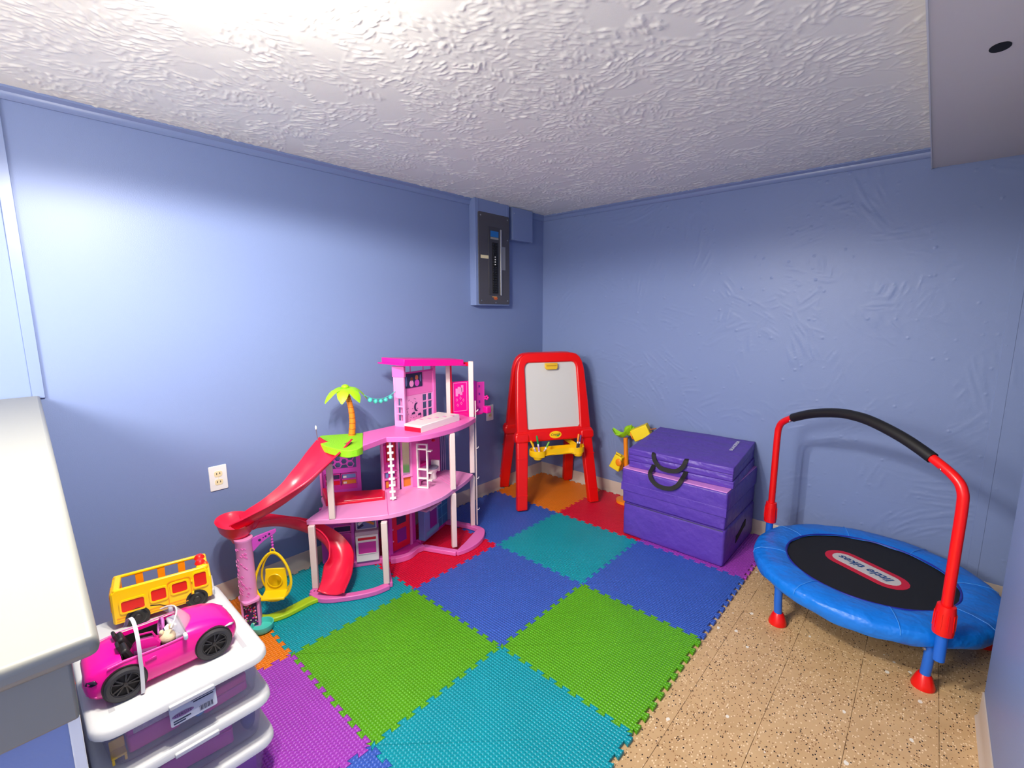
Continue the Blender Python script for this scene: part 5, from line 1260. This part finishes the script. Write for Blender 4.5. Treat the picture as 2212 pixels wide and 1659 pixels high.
# windows of the near side: raised rim and red pane
for x0_, x1_, z0_, z1_ in ((-.106, -.050, .052, .088), (-.032, .006, .060, .098), (.022, .062, .066, .100), (.082, .116, .066, .114)):
    pane = M().plate(rrect(x0_, x1_, z0_, z1_, .006), (0, -BW-.004, 0), (1, 0, 0), (0, 0, 1), .0012).obj('window_pane', m_br, nw)
    o4 = rrect(x0_-.005, x1_+.005, z0_-.005, z1_+.005, .009); i4 = rrect(x0_, x1_, z0_, z1_, .006)
    M().ringplate(o4, i4, (0, -BW-.0035, 0), (1, 0, 0), (0, 0, 1), .004).obj('window_rim', m_bus, nw, recalc=True)
dr_o = rrect(.010, .074, .026, .112, .010); dr_i = rrect(.0125, .0715, .0285, .1095, .009)
M().ringplate(dr_o, dr_i, (0, -BW-.0035, 0), (1, 0, 0), (0, 0, 1), .0025).obj('door_rim', m_bo, nw, recalc=True)
M().box(-.12, .075, -BW-.0052, -BW-.0038, .034, .037).obj('side_rib', m_bo, nw); M().box(-.12, .075, -BW-.0052, -BW-.0038, .026, .028).obj('side_rib', m_bo, nw)
for z_ in (.050, .092): M().box(.073, .079, -BW-.008, -BW-.0035, z_-.004, z_+.004).obj('door_hinge', m_bus, nw, bevel=.001)
# far side: low wall, pillars, rail
M().box(-BL, BL, BW-.002, BW+.002, .018, .078).obj('far_wall', m_bo, bus, bevel=.001)
for x_ in (-.118, -.062, -.004, .052, .112): M().box(x_-.010, x_+.010, BW-.004, BW+.003, .078, BH-.004).obj('pillar', m_bo, bus, bevel=.001)
M().box(-BL, BL-.01, BW-.006, BW+.005, BH-.008, BH+.001).obj('roof_rail', m_bus, bus, bevel=.003)
M().box(-BL+.006, BL-.012, -BW-.003, -BW+.008, BH-.008, BH+.001).obj('roof_rail', m_bus, bus, bevel=.003)
M().box(-BL, BL, -BW, BW, .018, .024).obj('bus_floor', m_br, bus)
for x_ in (-.08, -.03, .02, .07):
    s_o = M().box(x_-.014, x_+.014, -.036, .036, .024, .046).obj('bench', m_br, bus, bevel=.004)
    M().box(x_-.018, x_-.012, -.036, .036, .046, .078).obj('bench_back', m_br, s_o, bevel=.002)
# front and rear ends
fr_ = M().box(BL-.034, BL-.002, -BW, BW, BH-.012, BH+.003).obj('front_roof', m_bus, bus, bevel=.006, bseg=3)
M().box(BL-.006, BL+.004, -BW-.002, BW+.003, .018, .092).obj('front_end', m_bus, bus, bevel=.004)
M().box(BL-.006, BL-.002, -BW-.002, -BW+.012, .09, BH-.01).obj('front_pillar', m_bus, bus); M().box(BL-.006, BL-.002, BW-.012, BW+.003, .09, BH-.01).obj('front_pillar', m_bus, bus)
M().box(-BL+.002, -BL+.020, -BW, BW, BH-.014, BH+.002).obj('rear_roof', m_bus, bus, bevel=.005, bseg=3)
re_ = M().box(-BL-.004, -BL+.004, -BW-.002, BW+.003, .018, BH-.006).obj('rear_end', m_bus, bus, bevel=.004)
M().plate(rrect(-.022, .022, .050, .100, .006), (-BL-.004, 0, 0), (0, -1, 0), (0, 0, 1), .0015).obj('rear_window', m_br, re_)
M().ringplate(rrect(-.028, .028, .044, .106, .009), rrect(-.022, .022, .050, .100, .006), (-BL-.004, 0, 0), (0, -1, 0), (0, 0, 1), .004).obj('rear_window_rim', m_bo, re_, recalc=True)
for q in range(4): M().sphere((-BL-.002, -.030+.008*q, BH-.010), .0035, 8, 6).obj('marker_lamp', m_bo, re_)
for y_ in (-.022, .018):
    M().lathe([(.0, .012), (.009, .012), (.014, .006), (.016, 0)], (BL-.022, y_, BH+.003), 14).obj('roof_lamp', m_br, fr_, recalc=True)
M().sphere((BL-.008, -.030, BH+.001), (.008, .010, .007), 10, 8).obj('signal_lamp', mat('bus_lamp', (240, 80, 20), .3), fr_)
M().box(BL+.002, BL+.010, -BW-.003, BW+.003, .018, .040).obj('bumper', m_bg, bus, bevel=.003)
for x_ in (-.070, .085):
    for sy in (-1, 1):
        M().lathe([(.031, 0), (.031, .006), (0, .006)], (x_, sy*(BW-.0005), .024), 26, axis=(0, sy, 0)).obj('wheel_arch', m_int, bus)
        wh = M().lathe([(0, 0), (.020, 0), (.024, .003), (.024, .010), (.020, .013), (0, .012)], (x_, sy*(BW-.003), .0245), 26, axis=(0, sy, 0)).obj('wheel', m_black, bus, recalc=True)
        M().lathe([(.011, .013), (.009, .016), (0, .016)], (x_, sy*(BW-.003), .0245), 14, axis=(0, sy, 0)).obj('hub_cap', m_int, wh)
